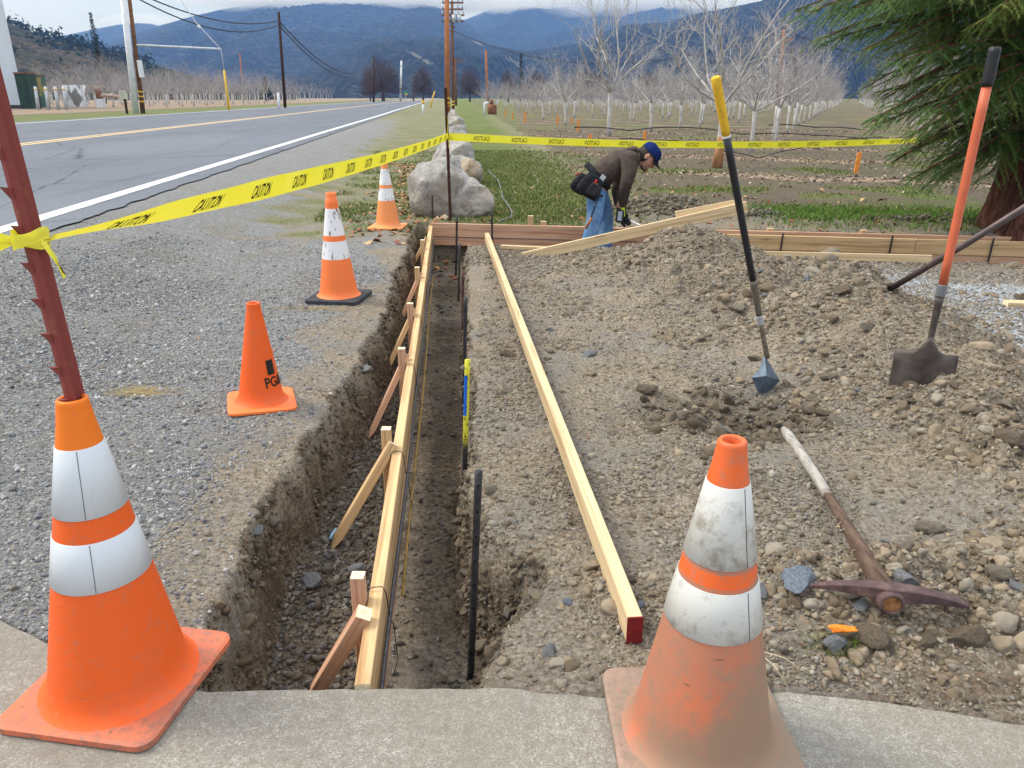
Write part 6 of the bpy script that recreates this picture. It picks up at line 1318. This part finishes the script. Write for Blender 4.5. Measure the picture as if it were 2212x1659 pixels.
# body under the clothes, one surface, with head and hands
nodes = [(HIP, .13), (BEL, .125), (CH, .13), (SH, .10), (NK, .056), (J(1390, 338), .056)]
ed = [(0, 1), (1, 2), (2, 3), (3, 4), (4, 5)]
def arm(dy, sh, el, wr, hn):
    n0 = len(nodes); nodes.extend([(sh, .05), (el, .040), (wr, .027), (hn, .036)]); ed.extend([(3, n0), (n0, n0 + 1), (n0 + 1, n0 + 2), (n0 + 2, n0 + 3)]); return n0
arm(-1, J(1362, 352, -.17), J(1353, 396, -.24), J(1345, 440, -.10), J(1345, 455, -.08)); arm(1, J(1362, 352, .17), J(1330, 402, .18), J(1336, 440, .03), J(1338, 455, .02))
for dy, kn, an in ((-.10, J(1292, 462, -.13), J(1274, 545, -.13)), (.11, J(1311, 466, .12), J(1306, 545, .12))):
    n0 = len(nodes); hp = HIP + Vector((0, dy, -.06)); nodes.extend([(hp, .085), (kn, .058), (an, .042), (an + Vector((.03, 0, -.06)), .036)]); ed.extend([(0, n0), (n0, n0 + 1), (n0 + 1, n0 + 2), (n0 + 2, n0 + 3)])
body = skin('person_body', nodes, ed, SKIN); body.name = 'body'
# head: skull, face with nose, brow, jaw and ear; local +X is the face direction, +Z the crown
def head_mesh():
    bm = bmesh.new(); bmesh.ops.create_uvsphere(bm, u_segments=28, v_segments=20, radius=1)
    for v in bm.verts:
        x, y, z = v.co; X, Y_, Z_ = x * .098, y * .076, z * .118
        if z < 0: X = X * (1 - .10 * z * z) + .012 * (-z) * (x > 0); Y_ *= 1 - .30 * (-z) ** 1.5
        if x > .75 and abs(y) < .32: X += .026 * max(0, 1 - abs(z + .12) / .28) * max(0, 1 - abs(y) / .26) + .006 * max(0, 1 - abs(z + .55) / .16)
        if x > .6 and abs(z - .12) < .14 and .2 < abs(y) < .6: X -= .010
        if x > .6 and abs(z - .30) < .10: X += .004
        if z < -.6 and x > .3: X += .014
        v.co = (X, Y_, Z_)
    return bm
up_h = Vector((-hd_f.z, 0, hd_f.x)) ; fx_ = Vector((math.cos(R(-52)), -.10, math.sin(R(-52)))).normalized(); cz_ = Vector((math.cos(R(38)), 0, math.sin(R(38)))); cz_ = (cz_ - fx_ * cz_.dot(fx_)).normalized(); cy_ = cz_.cross(fx_)
MH = Matrix((fx_, cy_, cz_)).transposed().to_4x4(); HC = J(1399, 338)
def hp_(x, y, z): return HC + MH.to_3x3() @ Vector((x, y, z))
bm = head_mesh(); bm.transform(MH); me = bpy.data.meshes.new('head'); bm.to_mesh(me); bm.free(); me.polygons.foreach_set('use_smooth', [True] * len(me.polygons)); me.materials.append(SKIN)
h_ = link('head', me, wroot); h_.location = HC - wroot.location
def hball(name, c, r_, mat, par=h_):
    m = MB(); m.smooth = True; m.ball((0, 0, 0), r_, None, 14, 10); m.v = [tuple(MH.to_3x3() @ (Vector(v_) + Vector(c))) for v_ in m.v]; return m.build(name, mat, par)
for sy in (-1, 1): hball('ear', (-.008, sy * .078, -.008), (.022, .010, .033), SKIN); hball('eye', (.088, sy * .032, .012), (.010, .012, .008), HAIRM)
hball('mouth', (.098, 0, -.072), (.006, .024, .004), plain('lips', (.35, .12, .10)))
hball('hair', (-.016, 0, .006), (.096, .081, .108), HAIRM); hball('beard', (.058, 0, -.088), (.050, .052, .028), plain('stubble', (.20, .12, .09)))
# cap: crown, visor
m = MB(); m.smooth = True; prof = [(.104, .026), (.105, .05), (.100, .08), (.082, .108), (.05, .126), (.004, .131)]
vs_ = [(r_ * math.cos(a_) * 1.03 - .006, r_ * math.sin(a_) * .84, z_) for r_, z_ in prof for a_ in [6.283 * k_ / 24 for k_ in range(24)]]
m.add([MH.to_3x3() @ Vector(v_) for v_ in vs_], [(i * 24 + k_, i * 24 + (k_ + 1) % 24, (i + 1) * 24 + (k_ + 1) % 24, (i + 1) * 24 + k_) for i in range(5) for k_ in range(24)])
cp = m.build('cap', CAPB, wroot); cp.location = h_.location; md = cp.modifiers.new('s', 'SOLIDIFY'); md.thickness = .004
m = MB(); m.smooth = True; vs_ = []
for j in range(5):
    for i in range(11): a_ = R(-62 + 124 * i / 10); rr = .100 + .072 * (j / 4) * math.cos(a_) ** .5; vs_.append((rr * math.cos(a_) if j else .100 * math.cos(a_), .086 * math.sin(a_) * (1 + .03 * j), .030 + .004 * math.cos(a_) - .012 * j / 4 * (1 - math.cos(a_) * .2) - .02 * math.sin(a_) ** 2))
m.add([MH.to_3x3() @ Vector(v_) for v_ in vs_], [(j * 11 + i, j * 11 + i + 1, (j + 1) * 11 + i + 1, (j + 1) * 11 + i) for j in range(4) for i in range(10)])
vz = m.build('visor', DKC, cp); md = vz.modifiers.new('s', 'SOLIDIFY'); md.thickness = .004
# safety glasses resting on the cap brim
m = MB(); m.smooth = True; m.tube([MH.to_3x3() @ Vector(q) for q in ((.0, -.088, .03), (.06, -.082, .035), (.108, -.06, .04), (.116, 0, .044), (.108, .06, .04), (.0, .088, .03))], .006, 6); o = m.build('glasses', DKC, cp)
# hoodie
nodes = [(J(1290, 391), (.145, .125)), (J(1296, 384), (.162, .140)), (J(1312, 367), (.160, .135)), (CH + Vector((0, 0, .01)), (.175, .145)), (J(1358, 343), (.150, .125)), (J(1374, 339), (.088, .080)), (J(1382, 338), (.074, .068))]
ed = [(0, 1), (1, 2), (2, 3), (3, 4), (4, 5), (5, 6)]
for sh, c1, el, c2, wr in ((J(1361, 350, -.165), J(1359, 374, -.21), J(1352, 398, -.235), J(1348, 420, -.17), J(1346, 441, -.10)), (J(1361, 350, .165), J(1345, 378, .18), J(1331, 403, .18), J(1334, 422, .10), J(1337, 441, .03))):
    n0 = len(nodes); nodes.extend([(sh, .088), (c1, .078), (el, .062), (c2, .055), (wr + Vector((0, 0, -.03)), .040)]); ed.extend([(4, n0), (n0, n0 + 1), (n0 + 1, n0 + 2), (n0 + 2, n0 + 3), (n0 + 3, n0 + 4)])
ho = skin('hoodie', nodes, ed, HOOD)
hn = [(J(1352, 327), .045), (J(1366, 322), .055), (J(1378, 325), .050)]; skin('hood', hn + [(J(1368, 328, -.09), .038), (J(1368, 328, .09), .038)], [(0, 1), (1, 2), (1, 3), (1, 4)], HOOD, parent=wroot)
# jeans
nodes = [(J(1288, 388), (.140, .125)), (J(1282, 402), (.150, .13))]; ed = [(0, 1)]
for dy, th_, kn, sh, an in ((-.11, J(1287, 430, -.12), J(1286, 464, -.14), J(1278, 500, -.14), J(1266, 545, -.14)), (.11, J(1299, 430, .12), J(1308, 464, .13), J(1309, 500, .13), J(1306, 545, .12))):
    n0 = len(nodes); nodes.extend([(HIP + Vector((.0, dy, -.09)), .108), (th_, .100), (kn, .082), (sh, .078), (an, .082)]); ed.extend([(1, n0), (n0, n0 + 1), (n0 + 1, n0 + 2), (n0 + 2, n0 + 3), (n0 + 3, n0 + 4)])
skin('jeans', nodes, ed, JEAN)
for dy, c_ in ((-.14, J(1266, 556)), (.12, J(1306, 556))):
    m = MB(); m.smooth = True; q = Vector((c_.x, WY + dy, -.37)); m.ball(q + Vector((.03, 0, 0)), (.14, .052, .048), None, 14, 8); m.ball(q + Vector((-.03, 0, .05)), (.062, .05, .07), None, 12, 8); o = m.build('boot', plain('tan_boot_leather', (.40, .27, .15), .7, .2, .2, 20), wroot); o.location = -wroot.location
# tool belt with pouches
def ring(c, nrm, rx, ry, h__, name, mat, par):
    m = MB(); m.smooth = True; Mr = nrm.to_track_quat('Z', 'Y').to_matrix(); m.v = []; 
    vs_ = [c + Mr @ Vector((rx * math.cos(a_), ry * math.sin(a_), z_)) for z_ in (-h__ / 2, h__ / 2) for a_ in [6.283 * k_ / 24 for k_ in range(24)]]
    m.add(vs_, [(k_, (k_ + 1) % 24, 24 + (k_ + 1) % 24, 24 + k_) for k_ in range(24)]); o = m.build(name, mat, par); o.location = -wroot.location; md = o.modifiers.new('s', 'SOLIDIFY'); md.thickness = .012; return o
bx_ = (J(1320, 358) - J(1278, 398)).normalized(); bc_ = J(1291, 381)
belt = ring(bc_, bx_, .185, .170, .060, 'tool_belt', DKC, wroot)
def softbox(name, c, half, ang, mat, par, yoff=0):
    bm = bmesh.new(); bmesh.ops.create_cube(bm, size=2); bmesh.ops.subdivide_edges(bm, edges=bm.edges[:], cuts=3, use_grid_fill=True)
    for v in bm.verts:
        q = v.co; l_ = max(abs(q.x), abs(q.y), abs(q.z)); n_ = q.normalized() * l_ * 1.15; v.co = q.lerp(n_, .35); v.co = Vector((v.co.x * half[0] * (1 - .12 * v.co.z), v.co.y * half[1], v.co.z * half[2]))
    Mr = Matrix.Rotation(ang, 4, 'Y'); bm.transform(Mr); me = bpy.data.meshes.new(name); bm.to_mesh(me); bm.free(); me.polygons.foreach_set('use_smooth', [True] * len(me.polygons)); me.materials.append(mat); o = link(name, me, par); o.location = c - wroot.location; return o
po = softbox('pouch', J(1276, 402, -.20), (.105, .055, .105), R(32), DKC, wroot); softbox('pouch', J(1256, 396, -.13), (.075, .055, .085), R(38), DKC, wroot); softbox('pouch', J(1254, 398, .16), (.07, .05, .09), R(30), DKC, wroot)
softbox('pouch_pocket', J(1284, 411, -.262), (.062, .020, .060), R(28), cloth('black_pocket', (.02, .02, .023), (.045, .045, .05)), wroot)
m = MB(); m.box(J(1302, 384, -.205) - wroot.location, (.045, .012, .052), Matrix.Rotation(R(35), 3, 'Y')); m.build('buckle', M['galv'], wroot)
softbox('leather_pouch', J(1252, 377, -.02), (.04, .05, .02), R(10), plain('brown_leather', (.20, .06, .03), .6, .3, .2, 20), wroot)
for (a_, b_, r_, mt, lab, nm) in ((J(1284, 399, -.27), J(1289, 388, -.26), .009, plain('red_tool_grip', (.55, .02, .02)), 'red-handled tool in the worker belt pouch', 'pliers'), (J(1292, 410, -.25), J(1303, 393, -.24), .005, M['galv'], 'steel bar tool in the worker belt pouch', 'punch'), (J(1287, 402, -.27), J(1290, 397, -.265), .007, M['yellow'], 'small yellow tool in the worker belt pouch', 'marker')):
    m = MB(); m.smooth = True; m.tube([a_, b_], r_, 8); tag(m.build(nm, mt), lab, 'tool')
ham = empty('hammer', J(1292, 430, -.27), 'wood-gripped hammer hanging from the worker belt along the leg', 'hammer')
for nm, a_, b_, r_, mt in (('shaft', J(1294, 422, -.25), J(1276, 472, -.26), .008, M['steel']), ('handle', J(1278, 470, -.26), J(1265, 494, -.26), .014, plain('orange_wood_grip', (.38, .15, .07), .6, .3, .2, 30)), ('head', J(1287, 420, -.25), J(1302, 424, -.25), .014, M['steel'])):
    m = MB(); m.smooth = True; m.tube([a_ - ham.location, b_ - ham.location], r_, 10); m.build(nm, mt, ham)
# gloved hands closed on the drill
def fingers(c, fw_, sp, name):
    e_ = []; n_ = [(c + Vector((0, 0, .03)), .030), (c, .036), (c + Vector((0, 0, -.035)) , .034)]; e_ = [(0, 1), (1, 2)]
    o = skin(name, n_, e_, GLV)
    for i, L_ in enumerate((.062, .070, .066, .052)):
        b = c + Vector((.018, (i - 1.5) * .019, -.030)); q1 = b + Vector((.022, 0, -L_ * .40)); q2 = q1 + Vector((.004, 0, -L_ * .35)); q3 = q2 + Vector((-.016, .0, -L_ * .22))
        skin('finger', [(b, .011), (q1, .010), (q2, .009), (q3, .0075)], [(0, 1), (1, 2), (2, 3)], GLV, sub=1)
    b = c + Vector((.0, -.035, -.01)); skin('thumb', [(b, .013), (b + Vector((.02, -.008, -.025)), .011), (b + Vector((.032, -.002, -.045)), .009)], [(0, 1), (1, 2)], GLV, sub=1)
fingers(J(1346, 452, -.09), 1, 1, 'hand'); fingers(J(1338, 452, .02), 1, 1, 'hand')
dr = empty('cordless_drill', J(1342, 466, -.1), 'black cordless driver with a grey battery held in the worker gloves', 'drill')
LIME = plain('lime_trim', (.45, .62, .04)); BT = plain('grey_battery', (.36, .42, .48), .5, .3, .15, 30)
def rb(c, d, ang, nm, mt, bev=.006): m = MB(); m.box(c - dr.location, d, Matrix.Rotation(R(ang), 3, 'Y')); o = m.build(nm, mt, dr); md = o.modifiers.new('b', 'BEVEL'); md.width = bev; md.segments = 2; return o
rb(J(1339, 467, -.15), (.075, .055, .12), 4, 'battery', M['blackplastic'], .014); rb(J(1339, 467, -.181), (.042, .008, .09), 4, 'battery_label', BT, .003); rb(J(1346, 458, -.13), (.035, .04, .09), -6, 'handle', LIME, .008); rb(J(1351, 472, -.09), (.055, .055, .15), -35, 'motor_housing', M['blackplastic'], .014)
m = MB(); m.smooth = True; a_, b_ = J(1344, 480, -.09) - dr.location, J(1350, 490, -.09) - dr.location; m.tube([a_, b_], [.022, .012], 10); m.build('chuck', M['steel'], dr)

# small litter on the gravel and soil
for (u, v), lab in (((545, 1112), 0), ): pass
lt = []
for u, v in ((622, 733), (592, 760), (1270, 948), (700, 668), (436, 610), (430, 735), (1812, 1142), (640, 1060), (1120, 508), (1350, 452), (1360, 466), (1180, 470)):
    p_ = hit(u, v); lt.append((p_.x, p_.y))
leaves('fallen_leaves', np.array(lt), .016, 61, LCc)
def straw(u, v, n, sx, sy, seed):
    g = np.random.default_rng(seed); c = P(u, v); b = MB()
    for i in range(n):
        x_, y_ = c.x + g.normal(0, sx), c.y + g.normal(0, sy); q_ = on(x_, y_, .006); a_ = g.normal(0, .7); d_ = Vector((math.cos(a_), math.sin(a_), g.normal(0, .12))) * g.uniform(.012, .035); b.add([q_ - d_, q_ - d_ + Vector((0, .0022, .001)), q_ + d_], [(0, 1, 2)])
    o = b.build('dry_straw', M['straw']); o['kind'] = 'stuff'
M['straw'] = plain('dry_straw_fibre', (.32, .25, .13), .9, .1, .3, 60)
straw(305, 848, 420, .07, .03, 1); straw(650, 428, 300, .12, .05, 2); straw(690, 668, 220, .16, .03, 3); straw(960, 860, 60, .05, .1, 4)
for k_, (a_, b_) in enumerate((((1640, 1405), (1745, 1455)), ((1640, 1412), (1700, 1480)))):
    e = MB(); e.smooth = True; e.tube([P(*a_, .05), (P(*a_, .05) + P(*b_, .01)) / 2 + Vector((0, 0, .012)), P(*b_, .012)], .0012, 5); tag(e.build('straw_stalk', plain('pale_straw', (.62, .52, .36), .8, .2, .1, 10)), ['longer pale straw stalk right of the muddy cone', 'shorter bent straw stalk right of the muddy cone'][k_], 'straw')
